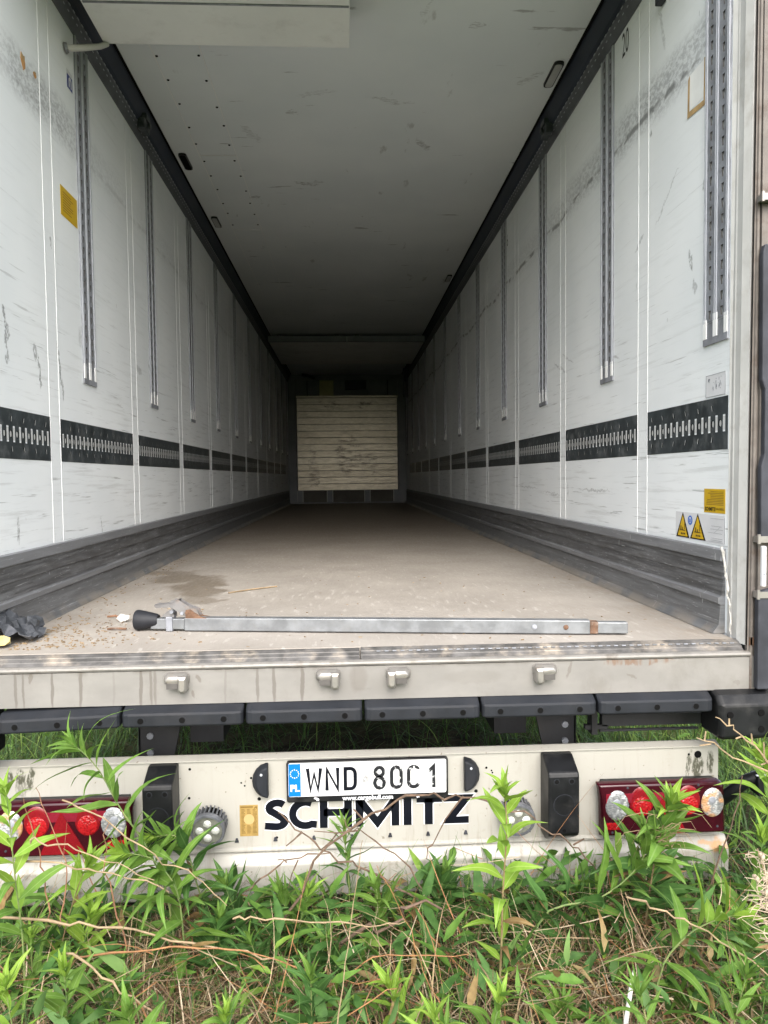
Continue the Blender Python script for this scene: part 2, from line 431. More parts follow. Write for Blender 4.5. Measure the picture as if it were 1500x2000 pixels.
MAT['torn'] = simple('torn_foam_edge', (0.44, 0.43, 0.40), 0.8, 0, 0.12, 40)
MAT['wood_hole'] = simple('bare_wood_core', (0.46, 0.25, 0.10), 0.8, 0, 0.25, 40)
MAT['tape'] = simple('old_tape', (0.42, 0.29, 0.14), 0.6, 0, 0.2, 25, dirt=(0.33, 0.22, 0.12), dscale=18, damt=0.6)
MAT['fluff'] = simple('white_scrap', (0.62, 0.61, 0.58), 0.9, 0, 0.05)
MAT['foam'] = simple('yellow_foam', (0.46, 0.38, 0.17), 0.9, 0, 0.15, 30)
MAT['bag'] = simple('grey_bag_plastic', (0.055, 0.06, 0.068), 0.38, 0, 0.3, 20, dirt=(0.14, 0.14, 0.15), dscale=20, damt=0.5)
MAT['crumb'] = simple('dry_crumbs', (0.20, 0.145, 0.085), 0.9, 0, 0.4, 40)
MAT['straw'] = simple('dry_straw', (0.27, 0.20, 0.12), 0.75, 0, 0.25, 24)
MAT['orange_stem'] = simple('orange_dry_stem', (0.25, 0.125, 0.055), 0.7, 0, 0.3, 30)
MAT['brown_stem'] = simple('brown_dry_stem', (0.23, 0.12, 0.07), 0.75, 0, 0.3, 30)
MAT['bark'] = simple('grey_brown_bark', (0.115, 0.078, 0.055), 0.8, 0, 0.3, 60, bump=0.4)
MAT['tyre'] = simple('tyre_rubber', (0.022, 0.022, 0.023), 0.75, 0, 0.2)
MAT['led_face'] = simple('grey_lamp_glass', (0.15, 0.155, 0.13), 0.12, 0.1, 0.2, 60, spec=0.7)
MAT['led'] = simple('led_lens_cup', (0.62, 0.63, 0.58), 0.12, 0.3, 0.15, 40, spec=0.8)
MAT['fin'] = simple('corroded_lamp_casting', (0.10, 0.105, 0.115), 0.55, 0.2, 0.3, 30, dirt=(0.22, 0.22, 0.235), dscale=22, damt=0.7)
MAT['seedfluff'] = simple('pale_seed_fluff', (0.42, 0.34, 0.25), 0.9, 0, 0.15, 30)


def worn_ink():
    k = NT('chipped_plate_paint')
    f = k.noise(k.pos, 62, 4, 0.6)
    x, y, z = k.xyz()
    w = k.step(x, .03, .20, .37, .44)
    c = k.mix(k.step(k.math('SUBTRACT', f, w), -.03, .03), (0.55, 0.56, 0.565), (0.010, 0.011, 0.014))
    c = k.mix(k.step(x, .215, .23), c, k.mix(k.step(f, .36, .42), (.55, .56, .56), (.010, .011, .014)))
    return k.done(c, 0.4)


MAT['worn_ink'] = worn_ink()


def lens_mat(name, col, rough=0.12, trans=0.0, coat=0.35):
    k = NT(name)
    v = k.n('ShaderNodeTexVoronoi')
    k.link(k.pos, v.inputs['Vector'])
    v.inputs['Scale'].default_value = 130
    f = v.outputs['Distance']
    c = k.mix(k.step(f, 0.1, 0.6), tuple(x * 0.72 for x in col), tuple(min(1, x * 1.25) for x in col))
    k.b.inputs['Coat Weight'].default_value = coat
    k.b.inputs['Coat Roughness'].default_value = 0.05
    k.bump(f, 0.5, 0.004)
    return k.done(c, rough, 0.0, 0.6)


MAT["red_glass"] = lens_mat("bright_red_lens", (0.25, 0.005, 0.009))
MAT['dark_red'] = simple('dark_red_housing', (0.032, 0.003, 0.007), 0.16, 0, 0.25, 6, spec=0.35)
MAT['mid_red'] = simple('red_reflector_strip', (0.16, 0.008, 0.02), 0.2, 0, 0.15, 30, spec=0.6)
MAT['triangle_red'] = simple('red_triangle_reflector', (0.16, 0.004, 0.009), 0.18, 0, 0.12, 200, spec=0.6)


def clear_lens(name, tint, amber):
    k = NT(name)
    v = k.n('ShaderNodeTexVoronoi')
    k.link(k.scaled(k.pos, (1, 1, 1.5)), v.inputs['Vector'])
    v.inputs['Scale'].default_value = 120
    f = v.outputs['Distance']
    c = k.mix(k.step(f, 0.30, 0.80), (0.50, 0.51, 0.51), (0.24, 0.25, 0.26))
    nz = k.step(k.noise(k.scaled(k.pos, (1, 1, .6)), 34, 3, .6), .42, .58, 0, .75)
    c = k.mix(nz, c, (0.16, 0.165, 0.17))
    a = k.step(k.noise(k.pos, 22, 2), 0.45, 0.6, 0, amber)
    c = k.mix(a, c, tint)
    k.b.inputs['Coat Weight'].default_value = 1.0
    k.bump(f, 0.4, 0.004)
    return k.done(c, 0.15, 0.2, 0.6)


MAT['clear'] = clear_lens('clear_lamp_lens', (0.8, 0.8, 0.8), 0.0)
MAT['amber'] = clear_lens('amber_bulb_lens', (0.65, 0.30, 0.08), 0.65)


# ------------------------------------------------------------------ mesh helpers
class MB:
    def __init__(s):
        s.v, s.f, s.mi, s.cur = [], [], [], 0

    def add(s, verts, faces):
        o = len(s.v)
        s.v += [tuple(p) for p in verts]
        s.f += [tuple(i + o for i in f) for f in faces]
        s.mi += [s.cur] * len(faces)
        return s

    def box(s, x0, x1, y0, y1, z0, z1):
        x0, x1 = min(x0, x1), max(x0, x1)
        y0, y1 = min(y0, y1), max(y0, y1)
        v = [(x, y, z) for x in (x0, x1) for y in (y0, y1) for z in (z0, z1)]
        return s.add(v, [(0, 1, 3, 2), (4, 6, 7, 5), (0, 4, 5, 1), (2, 3, 7, 6), (0, 2, 6, 4), (1, 5, 7, 3)])

    def prism(s, poly, axis, a0, a1):
        n = len(poly)
        def p(q, a):
            return {'x': (a, q[0], q[1]), 'y': (q[0], a, q[1]), 'z': (q[0], q[1], a)}[axis]
        v = [p(q, a0) for q in poly] + [p(q, a1) for q in poly]
        f = [tuple(range(n)), tuple(range(2 * n - 1, n - 1, -1))]
        f += [(i, i + n, (i + 1) % n + n, (i + 1) % n) for i in range(n)]
        return s.add(v, f)

    def loft(s, rings, cap=True):
        n = len(rings[0])
        v = [p for r in rings for p in r]
        f = []
        for k in range(len(rings) - 1):
            for i in range(n):
                j = (i + 1) % n
                f.append((k * n + i, k * n + j, (k + 1) * n + j, (k + 1) * n + i))
        if cap:
            f.append(tuple(range(n - 1, -1, -1)))
            f.append(tuple(range((len(rings) - 1) * n, len(rings) * n)))
        return s.add(v, f)

    def cyl(s, a, b, r0, r1=None, n=16, cap=True):
        r1 = r0 if r1 is None else r1
        a, b = Vector(a), Vector(b)
        d = (b - a).normalized()
        u = d.orthogonal().normalized()
        w = d.cross(u)
        rings = [[tuple(c + (u * math.cos(t) + w * math.sin(t)) * r) for t in (2 * math.pi * i / n for i in range(n))]
                 for c, r in ((a, r0), (b, r1))]
        return s.loft(rings, cap)

    def lathe(s, c, axis, prof, n=24):
        """prof: list of (distance along axis, radius)"""
        c, d = Vector(c), Vector(axis).normalized()
        u = d.orthogonal().normalized()
        w = d.cross(u)
        rings = [[tuple(c + d * h + (u * math.cos(t) + w * math.sin(t)) * max(r, 1e-5)) for t in (2 * math.pi * i / n for i in range(n))]
                 for h, r in prof]
        return s.loft(rings, True)

    def tube(s, pts, rad, n=6):
        pts = [Vector(p) for p in pts]
        if not isinstance(rad, (list, tuple)):
            rad = [rad] * len(pts)
        rings = []
        up = Vector((0.3, 0.2, 1)).normalized()
        for i, p in enumerate(pts):
            d = (pts[min(i + 1, len(pts) - 1)] - pts[max(i - 1, 0)]).normalized()
            u = d.cross(up)
            if u.length < 1e-3:
                u = d.orthogonal()
            u.normalize()
            w = d.cross(u)
            rings.append([tuple(p + (u * math.cos(t) + w * math.sin(t)) * rad[i]) for t in (2 * math.pi * j / n for j in range(n))])
        return s.loft(rings, True)

    def disc(s, c, axis, r, n=12, rz=None):
        cx, cy, cz = c
        rz = rz or r
        t = [2 * math.pi * i / n for i in range(n)]
        if axis == 'y':
            v = [(cx + r * math.cos(a), cy, cz + rz * math.sin(a)) for a in t]
        elif axis == 'x':
            v = [(cx, cy + r * math.cos(a), cz + rz * math.sin(a)) for a in t]
        else:
            v = [(cx + r * math.cos(a), cy + rz * math.sin(a), cz) for a in t]
        return s.add(v, [tuple(range(n))])

    def build(s, name, mats, parent=None, label=None, bevel=0, smooth=False, kind=None, normals=True):
        me = bpy.data.meshes.new(name)
        me.from_pydata(s.v, [], s.f)
        for m in (mats if isinstance(mats, (list, tuple)) else [mats]):
            me.materials.append(m if not isinstance(m, str) else MAT[m])
        for i, p in enumerate(me.polygons):
            p.material_index = s.mi[i]
        if normals:
            bm = bmesh.new()
            bm.from_mesh(me)
            bmesh.ops.recalc_face_normals(bm, faces=bm.faces)
            bm.to_mesh(me)
            bm.free()
        if smooth:
            for p in me.polygons:
                p.use_smooth = True
            try:
                me.set_sharp_from_angle(angle=R_(40))
            except Exception:
                pass
        me.update()
        o = bpy.data.objects.new(name, me)
        COL.objects.link(o)
        if bevel:
            b = o.modifiers.new('bevel', 'BEVEL')
            b.width = bevel
            b.segments = 2
            b.limit_method = 'ANGLE'
            b.angle_limit = R_(35)
        attach(o, parent)
        if label:
            o['label'] = label
        if kind:
            o['kind'] = kind
        return o


def attach(o, parent):
    if parent is not None:
        o.parent = parent
        if parent.type == 'EMPTY':
            o.matrix_parent_inverse = Matrix.Translation(-Vector(parent.location))


def empty(name, loc, label, cat, group=None):
    e = bpy.data.objects.new(name, None)
    e.empty_display_size = 0.1
    e.location = loc
    COL.objects.link(e)
    tag(e, label, cat, group)
    return e


def tag(o, label, cat, group=None, kind=None):
    if label:
        o['label'] = label
    if cat:
        o['category'] = cat
    if group:
        o['group'] = group
    if kind:
        o['kind'] = kind
    return o


def copy_tree(o, dloc, parent):
    c = o.copy()
    COL.objects.link(c)
    c.location = Vector(o.location) + Vector(dloc)
    c.parent = parent
    c.matrix_parent_inverse = o.matrix_parent_inverse.copy()
    for ch in list(o.children):
        d = ch.copy()
        COL.objects.link(d)
        d.parent = c
        d.matrix_parent_inverse = ch.matrix_parent_inverse.copy()
    return c


def ribbon(pts, w, closed=False):
    """flat stroke of width w along 2-D points: returns left and right outlines"""
    P = [Vector(p) for p in pts]
    n = len(P)
    L, Rr = [], []
    for i in range(n):
        if closed:
            a, b = P[(i - 1) % n], P[(i + 1) % n]
        else:
            a, b = P[max(i - 1, 0)], P[min(i + 1, n - 1)]
        d0 = (P[i] - a).normalized() if (P[i] - a).length > 1e-9 else (b - P[i]).normalized()
        d1 = (b - P[i]).normalized() if (b - P[i]).length > 1e-9 else d0
        t = (d0 + d1)
        t = t.normalized() if t.length > 1e-6 else d0
        nn = Vector((-t.y, t.x))
        k = max(0.45, abs(nn.dot(Vector((-d0.y, d0.x)))))
        L.append(P[i] + nn * (w / 2 / k))
        Rr.append(P[i] - nn * (w / 2 / k))
    return L, Rr


def stroke(mb, pts, w, y, closed=False, th=0.0012):
    """lettering stroke on a plane facing -y: points are (x, z)"""
    L, Rr = ribbon(pts, w, closed)
    n = len(L)
    for i in range(n if closed else n - 1):
        j = (i + 1) % n
        q = [L[i], L[j], Rr[j], Rr[i]]
        mb.add([(p.x, y, p.y) for p in q] + [(p.x, y + th, p.y) for p in q],
               [(0, 1, 2, 3), (7, 6, 5, 4), (0, 4, 5, 1), (1, 5, 6, 2), (2, 6, 7, 3), (3, 7, 4, 0)])


def arc(cx, cz, rx, rz, a0, a1, n=12):
    return [(cx + rx * math.cos(R_(a0 + (a1 - a0) * i / n)), cz + rz * math.sin(R_(a0 + (a1 - a0) * i / n))) for i in range(n + 1)]


def text_mesh(name, body, size, matrix, mat, parent, bold=0.0, sx=1.0, align='CENTER'):
    cu = bpy.data.curves.new(name, 'FONT')
    cu.body = body
    cu.size = size
    cu.align_x = align
    cu.align_y = 'CENTER'
    cu.offset = bold
    cu.resolution_u = 3
    tmp = bpy.data.objects.new('tmp_text', cu)
    COL.objects.link(tmp)
    dg = bpy.context.evaluated_depsgraph_get()
    dg.update()
    me = bpy.data.meshes.new_from_object(tmp.evaluated_get(dg))
    bpy.data.objects.remove(tmp)
    me.name = name
    me.transform(Matrix.Diagonal((sx, 1, 1, 1)))
    me.transform(matrix)
    me.materials.clear()
    me.materials.append(MAT[mat])
    o = bpy.data.objects.new(name, me)
    COL.objects.link(o)
    attach(o, parent)
    return o


def on_back(x, y, z):          # text plane facing the camera (normal -y)
    return Matrix.Translation((x, y, z)) @ Matrix.Rotation(R_(90), 4, 'X')


def on_right(x, y, z):         # text on the right wall, read from inside (normal -x)
    return Matrix(((0, 0, -1, x), (-1, 0, 0, y), (0, 1, 0, z), (0, 0, 0, 1)))


def on_left(x, y, z):
    return Matrix(((0, 0, 1, x), (1, 0, 0, y), (0, 1, 0, z), (0, 0, 0, 1)))


# ------------------------------------------------------------------ ground
def ground_z(x, y):
    h = 0.03 * np.sin(x * 1.7 + 0.4) * np.cos(y * 1.3) + 0.02 * np.sin(x * 4.1 + y * 3.3)
    far = np.clip((np.hypot(x, y - 4) - 14) / 60, 0, 1)
    return G + h + far * 0.6 * np.sin(x * 0.05) * np.cos(y * 0.04)


def mesh_np(name, V, F, mats, mi=None, smooth=False):
    """V (n,3) array, F (m,k) array of equal-sized faces"""
    me = bpy.data.meshes.new(name)
    nf, k = F.shape
    me.vertices.add(len(V))
    me.vertices.foreach_set('co', V.astype(np.float32).ravel())
    me.loops.add(nf * k)
    me.loops.foreach_set('vertex_index', F.astype(np.int32).ravel())
    me.polygons.add(nf)
    me.polygons.foreach_set('loop_start', np.arange(0, nf * k, k, dtype=np.int32))
    me.polygons.foreach_set('loop_total', np.full(nf, k, dtype=np.int32))
    for m in mats:
        me.materials.append(m)
    if mi is not None:
        me.polygons.foreach_set('material_index', mi.astype(np.int32))
    if smooth:
        me.polygons.foreach_set('use_smooth', np.ones(nf, dtype=bool))
    me.update()
    me.validate()
    o = bpy.data.objects.new(name, me)
    COL.objects.link(o)
    return o


def soil_mat():
    k = NT('grassy_soil')
    c = k.mix(k.step(k.noise(k.pos, 9, 6, 0.7), 0.35, 0.65), (0.018, 0.014, 0.010), (0.055, 0.042, 0.026))
    x, y, z = k.xyz()
    d = k.n('ShaderNodeVectorMath', operation='LENGTH')
    k.link(k.pos, d.inputs[0])
    far = k.step(d.outputs['Value'], 1.7, 3.2)
    gr = k.mix(k.step(k.noise(k.pos, 1.4, 6, 0.7), 0.35, 0.65), (0.045, 0.085, 0.02), (0.10, 0.13, 0.04))
    c = k.mix(far, c, gr)
    k.bump(k.noise(k.pos, 20, 5), 0.8, 0.03)
    return k.done(c, 0.95, 0, 0.1)


xs = np.concatenate([-np.geomspace(400, 6, 14), np.linspace(-5, 5, 61), np.geomspace(6, 400, 14)])
ys = np.concatenate([-np.geomspace(400, 6, 14), np.linspace(-5, 16, 90), np.geomspace(18, 400, 14)])
X, Y = np.meshgrid(xs, ys)
V = np.stack([X, Y, ground_z(X, Y)], -1).reshape(-1, 3)
nx, ny = len(xs), len(ys)
idx = np.arange(nx * ny).reshape(ny, nx)
F = np.stack([idx[:-1, :-1], idx[:-1, 1:], idx[1:, 1:], idx[1:, :-1]], -1).reshape(-1, 4)
ground = mesh_np('ground', V, F, [soil_mat()], smooth=True)
tag(ground, 'brown soil with matted dry grass under the trailer', None, kind='structure')

# ------------------------------------------------------------------ the semi-trailer
T = empty('semi_trailer', (0, 0, G), 'white refrigerated semi-trailer with open rear doors standing in tall weeds', 'trailer')
LEN = 13.2
W = 1.23
HC = 2.68

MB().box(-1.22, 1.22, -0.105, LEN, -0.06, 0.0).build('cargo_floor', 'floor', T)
MB().box(-1.29, 1.29, -0.06, LEN + 0.1, -0.155, -0.062).build('underbody', 'under', T)
MB().box(-1.24, 1.24, -0.05, LEN + 0.1, HC, HC + 0.09).build('ceiling_panel', 'ceil', T)
MB().box(-1.30, 1.30, -0.165, LEN + 0.15, HC + 0.092, HC + 0.12).build('roof_skin', 'outer', T)
MB().box(-1.29, 1.29, -0.165, -0.052, 2.665, HC + 0.09).build('rear_header', 'steel', T)

wall = {}
for s_, mk in ((-1, 'wall_l'), (1, 'wall_r')):
    wall[s_] = MB().box(s_ * W, s_ * 1.285, -0.05, LEN + 0.1, -0.06, HC).build('side_wall', mk, T)
    MB().box(s_ * 1.286, s_ * 1.30, -0.05, LEN + 0.15, -0.155, HC + 0.09).build('outer_skin', 'outer', T)
    # seams: two beads of sealant either side of a flat joint strip
    for k in range(11):
        yc = 0.675 + 1.1704 * k
        m = MB()
        for e in (-0.052, 0.052):
            m.prism([(s_ * (W + .001), yc + e - .0026), (s_ * (W - .0016), yc + e - .001), (s_ * (W - .0016), yc + e + .001), (s_ * (W + .001), yc + e + .0026)],
                    'z', 0.285, 2.54)
        m.build('seam_bead', 'bead', wall[s_])

# kick plates
for s_ in (-1, 1):
    prof = [(1.2295, .286), (1.214, .283), (1.212, .246), (1.2215, .240), (1.2175, .186), (1.222, .182), (1.217, .130), (1.206, .123), (1.206, .104),
            (1.214, .099), (1.208, .030), (1.186, .0015), (1.2295, .0015)]
    MB().prism([(s_ * a, b) for a, b in prof], 'y', -0.035, LEN).build('kick_plate', 'kick', T)
# torn insulation beside the end of the right kick plate
m = MB()
rr = random.Random(21)
pts, rad_ = [], []
for i in range(19):
    t = i / 18
    pts.append((1.2175 + rr.uniform(-.002, .002), -.034 - .062 * min(1, t * 1.25) + rr.uniform(-.006, .006), .293 - .28 * t))
    rad_.append(rr.uniform(.0015, .0055) * (1.15 - .6 * t))
m.tube(pts, rad_, 5)
m.build('torn_insulation', 'torn', T)


# vertical double-deck tracks
def track_mesh(s_):
    m = MB()
    z0, n, p = 1.062, 30, 0.0505
    zt = z0 + n * p
    xf, xb = s_ * 1.2250, s_ * 1.2292
    hw = 0.084
    def q(y, z, x=None):
        return (xf if x is None else x, y, z)
    cols = [-0.0405, 0.0405]
    strips = [(-hw, -.0505), (-.0305, .0305), (.0505, hw)]
    for a, b in strips:
        m.add([q(a, z0), q(b, z0), q(b, zt), q(a, zt)], [(0, 1, 2, 3)])
    for cy in cols:
        for i in range(n):
            za = z0 + i * p
            zb = za + p
            y0, y1 = cy - .010, cy + .010
            hb, ht = .004, .0082                     # the slot narrows downwards
            h0, h1 = za + .010, za + .040
            o = [q(y0, za), q(y1, za), q(y1, zb), q(y0, zb)]
            h = [q(cy - hb, h0), q(cy + hb, h0), q(cy + ht, h1), q(cy - ht, h1)]
            r = [q(cy - hb, h0, xb), q(cy + hb, h0, xb), q(cy + ht, h1, xb), q(cy - ht, h1, xb)]
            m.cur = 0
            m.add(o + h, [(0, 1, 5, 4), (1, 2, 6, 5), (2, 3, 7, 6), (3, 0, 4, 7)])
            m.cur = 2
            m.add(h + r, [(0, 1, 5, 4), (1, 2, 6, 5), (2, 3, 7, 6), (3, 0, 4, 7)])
            m.cur = 1                                # shading painted flat on the slot back: dark near triangle, pale lit far one
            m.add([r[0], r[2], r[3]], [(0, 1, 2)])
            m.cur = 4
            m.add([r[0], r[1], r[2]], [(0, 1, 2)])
    m.cur = 0
    for e in (-hw, hw):                               # side flanks
        m.add([q(e, z0), q(e, zt), q(e, zt, s_ * 1.2302), q(e, z0, s_ * 1.2302)], [(0, 1, 2, 3)])
    m.add([q(-hw, zt), q(hw, zt), q(hw, zt, s_ * 1.2302), q(-hw, zt, s_ * 1.2302)], [(0, 1, 2, 3)])
    m.cur = 3
    for c, w in ((-.079, .004), (-.069, .002), (-.006, .003), (.006, .003), (.069, .002), (.079, .004)):
        m.box(s_ * 1.2262, s_ * 1.2215, c - w * .6, c + w * .6, z0 + .001, zt - .001)
    return m


track0 = {}
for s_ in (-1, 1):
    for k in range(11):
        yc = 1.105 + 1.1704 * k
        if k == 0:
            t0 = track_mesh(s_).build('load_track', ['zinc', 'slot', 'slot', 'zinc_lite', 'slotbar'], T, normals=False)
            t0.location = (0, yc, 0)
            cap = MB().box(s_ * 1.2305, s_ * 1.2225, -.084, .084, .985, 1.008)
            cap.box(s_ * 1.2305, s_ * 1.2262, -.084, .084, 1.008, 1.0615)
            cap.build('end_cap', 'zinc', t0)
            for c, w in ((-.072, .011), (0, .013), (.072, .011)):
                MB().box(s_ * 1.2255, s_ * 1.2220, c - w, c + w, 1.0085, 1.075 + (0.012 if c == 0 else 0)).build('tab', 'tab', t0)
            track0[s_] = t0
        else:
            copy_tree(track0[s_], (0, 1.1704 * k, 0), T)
    e = copy_tree(track0[s_], (0, 0.04 - 1.105, 0), T)     # the extra track right at the door


# horizontal lashing rails
def rail_pieces(s_, y0, y1):
    """a steel strip with real slots; the pale wall liner shows through them"""
    pl, d = MB(), MB()
    n = int(round((y1 - y0) / .0508))
    p = (y1 - y0) / n
    xb, xf, hw = s_ * 1.2298, s_ * 1.2289, .0088
    zl, zh = .681, .739
    pl.box(xb, xf, y0, y1, .621, zl)
    pl.box(xb, xf, y0, y1, zh, .799)
    for i in range(n + 1):
        a = y0 if i == 0 else y0 + (i - .5) * p + hw
        b = y1 if i == n else y0 + (i + .5) * p - hw
        pl.box(xb, xf, a, b, zl, zh)
    d.cur = 0
    d.box(s_ * 1.22996, s_ * 1.22980, y0 + .004, y1 - .004, zl + .006, zh - .006)
    x1 = xf
    for i in range(n - 1):
        ye = y0 + (i + 1) * p
        d.cur = 1
        d.disc((x1 - s_ * .0003, ye, .71), 'x', .0115, 12, .0140)
        d.cur = 3
        d.disc((x1 - s_ * .0006, ye - .0035, .7095), 'x', .0072, 10, .0118)  # lit crescent painted over the dark disc of each round hole
        if i % 2 == 1:
            for zc, sl in ((.764, 1), (.656, -1)):
                d.cur = 0
                d.add([(x1 - s_ * .0006, ye + .002, zc - .009 * sl), (x1 - s_ * .0006, ye + .005, zc - .009 * sl), (x1 - s_ * .0006, ye + .010, zc + .009 * sl), (x1 - s_ * .0006, ye + .007, zc + .009 * sl)], [(0, 1, 2, 3)])
                d.cur = 1
                d.add([(x1 - s_ * .0004, ye - .004, zc - .009 * sl), (x1 - s_ * .0004, ye + .002, zc - .009 * sl), (x1 - s_ * .0004, ye + .007, zc + .009 * sl), (x1 - s_ * .0004, ye + .001, zc + .009 * sl)], [(0, 1, 2, 3)])
    return pl, d


for s_ in (-1, 1):
    pl, d = rail_pieces(s_, -0.042, 0.675 - .056)
    r = pl.build('lashing_rail', 'rail', T)
    d.build('slot_row', ['liner', 'hole', 'zinc', 'slotbar'], r, normals=False)
    pl, d = rail_pieces(s_, 0.675 + .056, 0.675 + 1.1704 - .056)
    r0 = pl.build('lashing_rail', 'rail', T)
    d.build('slot_row', ['liner', 'hole', 'zinc', 'slotbar'], r0, normals=False)
    for k in range(1, 10):
        copy_tree(r0, (0, 1.1704 * k, 0), T)

# cove rails along both top edges
for s_ in (-1, 1):
    c = MB()
    c.prism([(s_ * a, b) for a, b in ((1.2295, 2.586), (1.194, 2.586), (1.184, 2.600), (1.152, 2.679), (1.2295, 2.679))], 'y', -0.05, LEN)
    cr = c.build('cove_rail', 'cove', T)
    c = MB()
    c.prism([(s_ * a, b) for a, b in ((1.2295, 2.528), (1.2225, 2.528), (1.196, 2.572), (1.1965, 2.5855), (1.2295, 2.5855))], 'y', -0.05, LEN)
    c.build('cove_lip', 'cove_lo', cr)
    c = MB()
    c.box(s_ * 1.151, s_ * 1.140, -0.05, LEN, 2.672, 2.6795)
    c.build('rubber_seam', 'hole', cr)
    c = MB()
    y = 0.1
    while y < 9.5:
        c.add([(s_ * 1.1945, y, 2.5845), (s_ * 1.1945, y + .022, 2.5845), (s_ * 1.2035, y + .026, 2.558), (s_ * 1.2035, y + .010, 2.558),
               (s_ * 1.199, y, 2.5845), (s_ * 1.199, y + .022, 2.5845), (s_ * 1.2085, y + .026, 2.558), (s_ * 1.2085, y + .010, 2.558)],
              [(0, 1, 2, 3), (4, 7, 6, 5), (0, 4, 5, 1), (1, 5, 6, 2), (2, 6, 7, 3), (3, 7, 4, 0)])
        y += 0.052
    c.build('notch_row', 'notch', cr, kind='stuff')
    # little trolley stop clipped on the rail
    c = MB()
    c.box(s_ * 1.196, s_ * 1.155, 1.93, 2.05, 2.545, 2.60)
    c.box(s_ * 1.185, s_ * 1.148, 1.95, 2.03, 2.60, 2.635)
    c.cyl((s_ * 1.15, 1.99, 2.575), (s_ * 1.135, 1.99, 2.575), .018, n=10)
    c.build('rail_stop', 'rail', T, bevel=.004)

# ceiling: screw rows, a cover plate edge, lamps
cs = MB()
for i in range(11):
    y = 1.45 + .252 * i
    for x0 in (-.962, -.754):
        if random.random() < .93:
            xx, yy = x0 + random.uniform(-.006, .006), y + random.uniform(-.02, .02)
            cs.cyl((xx, yy, HC + .001), (xx, yy, HC - .004), .0085, .006, n=8)
cs.build('ceiling_screw_rows', 'hole', T)
cj = MB()
for x0 in (-.978, -.735):
    cj.box(x0 - .002, x0 + .002, .9, 6.5, HC - .0025, HC + .001)
for yy in (2.62, 4.1):
    cj.box(-.976, -.737, yy - .002, yy + .002, HC - .0028, HC + .001)
cj.build('cover_strip_edges', 'panel', T)


def rounded(cx, cy, hx, hy, r, n=4):
    out = []
    for sx, sy, a in ((1, 1, 0), (-1, 1, 90), (-1, -1, 180), (1, -1, 270)):
        for i in range(n + 1):
            t = R_(a + 90 * i / n)
            out.append((cx + sx * (hx - r) + r * math.cos(t), cy + sy * (hy - r) + r * math.sin(t)))
    return out


for (x, y, lit) in ((1.095, 1.56, 1), (-1.088, 2.71, 0), (-1.088, 3.90, 1), (1.092, 5.63, 1)):
    fr = MB().prism(rounded(x, y, .026, .125, .022), 'z', HC - .012, HC + .001).build('ceiling_lamp', 'black', T)
    MB().prism(rounded(x, y, .019, .112, .017), 'z', HC - .0165, HC - .0125).build('lamp_lens', 'slotbar' if lit else 'hole', fr)

# folded partition panels parked under the ceiling, and the white pull cord
pn = MB().box(-1.11, 0.004, 0.14, 1.075, 2.52, 2.60).build('partition_panel', 'panel', T, bevel=.006)
MB().box(-1.10, 0.0, 0.762, 0.772, 2.516, 2.5215).build('panel_seam', 'zinc', pn)
MB().box(-.99, -.92, 0.2, 1.0, 2.6005, 2.672).box(-.12, -.06, 0.2, 1.0, 2.6005, 2.672).build('hanger_bar', 'zinc', pn)
MB().box(-.38, -.12, .60, .70, 2.508, 2.5195).build('red_handle_plate', 'dark_red', pn, bevel=.004)
for (xa, xb) in ((-1.16, -.004), (.004, 1.16)):
    fp = MB().box(xa, xb, 8.75, 11.0, 2.57, 2.635).build('partition_panel', 'panel', T)
    MB().box(xa, xb, 8.70, 8.749, 2.555, 2.64).build('panel_edge', 'bulk_frame', fp)
    MB().box(xa * .9 + xb * .1, xa * .85 + xb * .15, 8.8, 10.9, 2.6355, 2.6725).box(xa * .15 + xb * .85, xa * .1 + xb * .9, 8.8, 10.9, 2.6355, 2.6725).build('hanger_bar', 'zinc', fp)
cd = MB()
cd.tube([(-1.222, .915, 2.412), (-1.20, .92, 2.415), (-1.16, .97, 2.445), (-1.12, 1.04, 2.49), (-1.095, 1.072, 2.52)], [.012, .014, .014, .013, .012], 10)
cd.build('pull_cord', 'post', T, smooth=True)
MB().cyl((-1.2285, .912, 2.41), (-1.216, .915, 2.413), .024, .02, n=12).build('cord_anchor', 'zinc', T)

# front bulkhead
fb = MB()
fb.box(-1.23, 1.23, 13.2, 13.3, 0.0, HC).build('front_wall', 'bulk_frame', T)
bk = MB()
for sx in (-1, 1):
    bk.box(sx * 1.06, sx * 1.22, 13.10, 13.1995, 0.03, HC - .01)
bk.box(-1.0595, 1.0595, 13.12, 13.1995, 2.56, HC - .01)
bulk = bk.build('bulkhead', 'bulk_frame', T)
MB().box(-1.0595, 1.0595, 13.14, 13.1995, 0.03, 0.27).build('kick_panel', 'under', bulk)
for i in range(14):
    z = 0.285 + i * .1365
    d = .004 * random.random()
    p = MB().box(-1.035, 1.035, 13.075 - d, 13.14, z, z + .1245).build('plank', 'plank', bulk)
MB().box(-1.05, 1.05, 13.06, 13.14, 2.198, 2.235).build('top_board', 'plank', bulk)
for x in (-1.0, -.38, .40, 1.01):
    MB().box(x - .05, x + .05, 13.10, 13.1395, .035, .275).build('support_post', 'bulk_frame', bulk)
    MB().box(x - .066, x - .051, 13.115, 13.1395, .035, .275).box(x + .051, x + .066, 13.115, 13.1395, .035, .275).build('post_flange', 'slotbar', bulk)
MB().box(-.57, -.28, 13.11, 13.199, 2.2355, 2.555).build('duct_cover', 'yellow_box', bulk)
MB().box(-.04, .40, 13.10, 13.199, 2.37, 2.558).build('vent_grille', 'seal', bulk)
MB().box(-.83, -.815, 13.11, 13.199, 2.2355, 2.558).box(.84, .855, 13.11, 13.199, 2.2355, 2.558).build('opening_frame', 'seal', bulk)
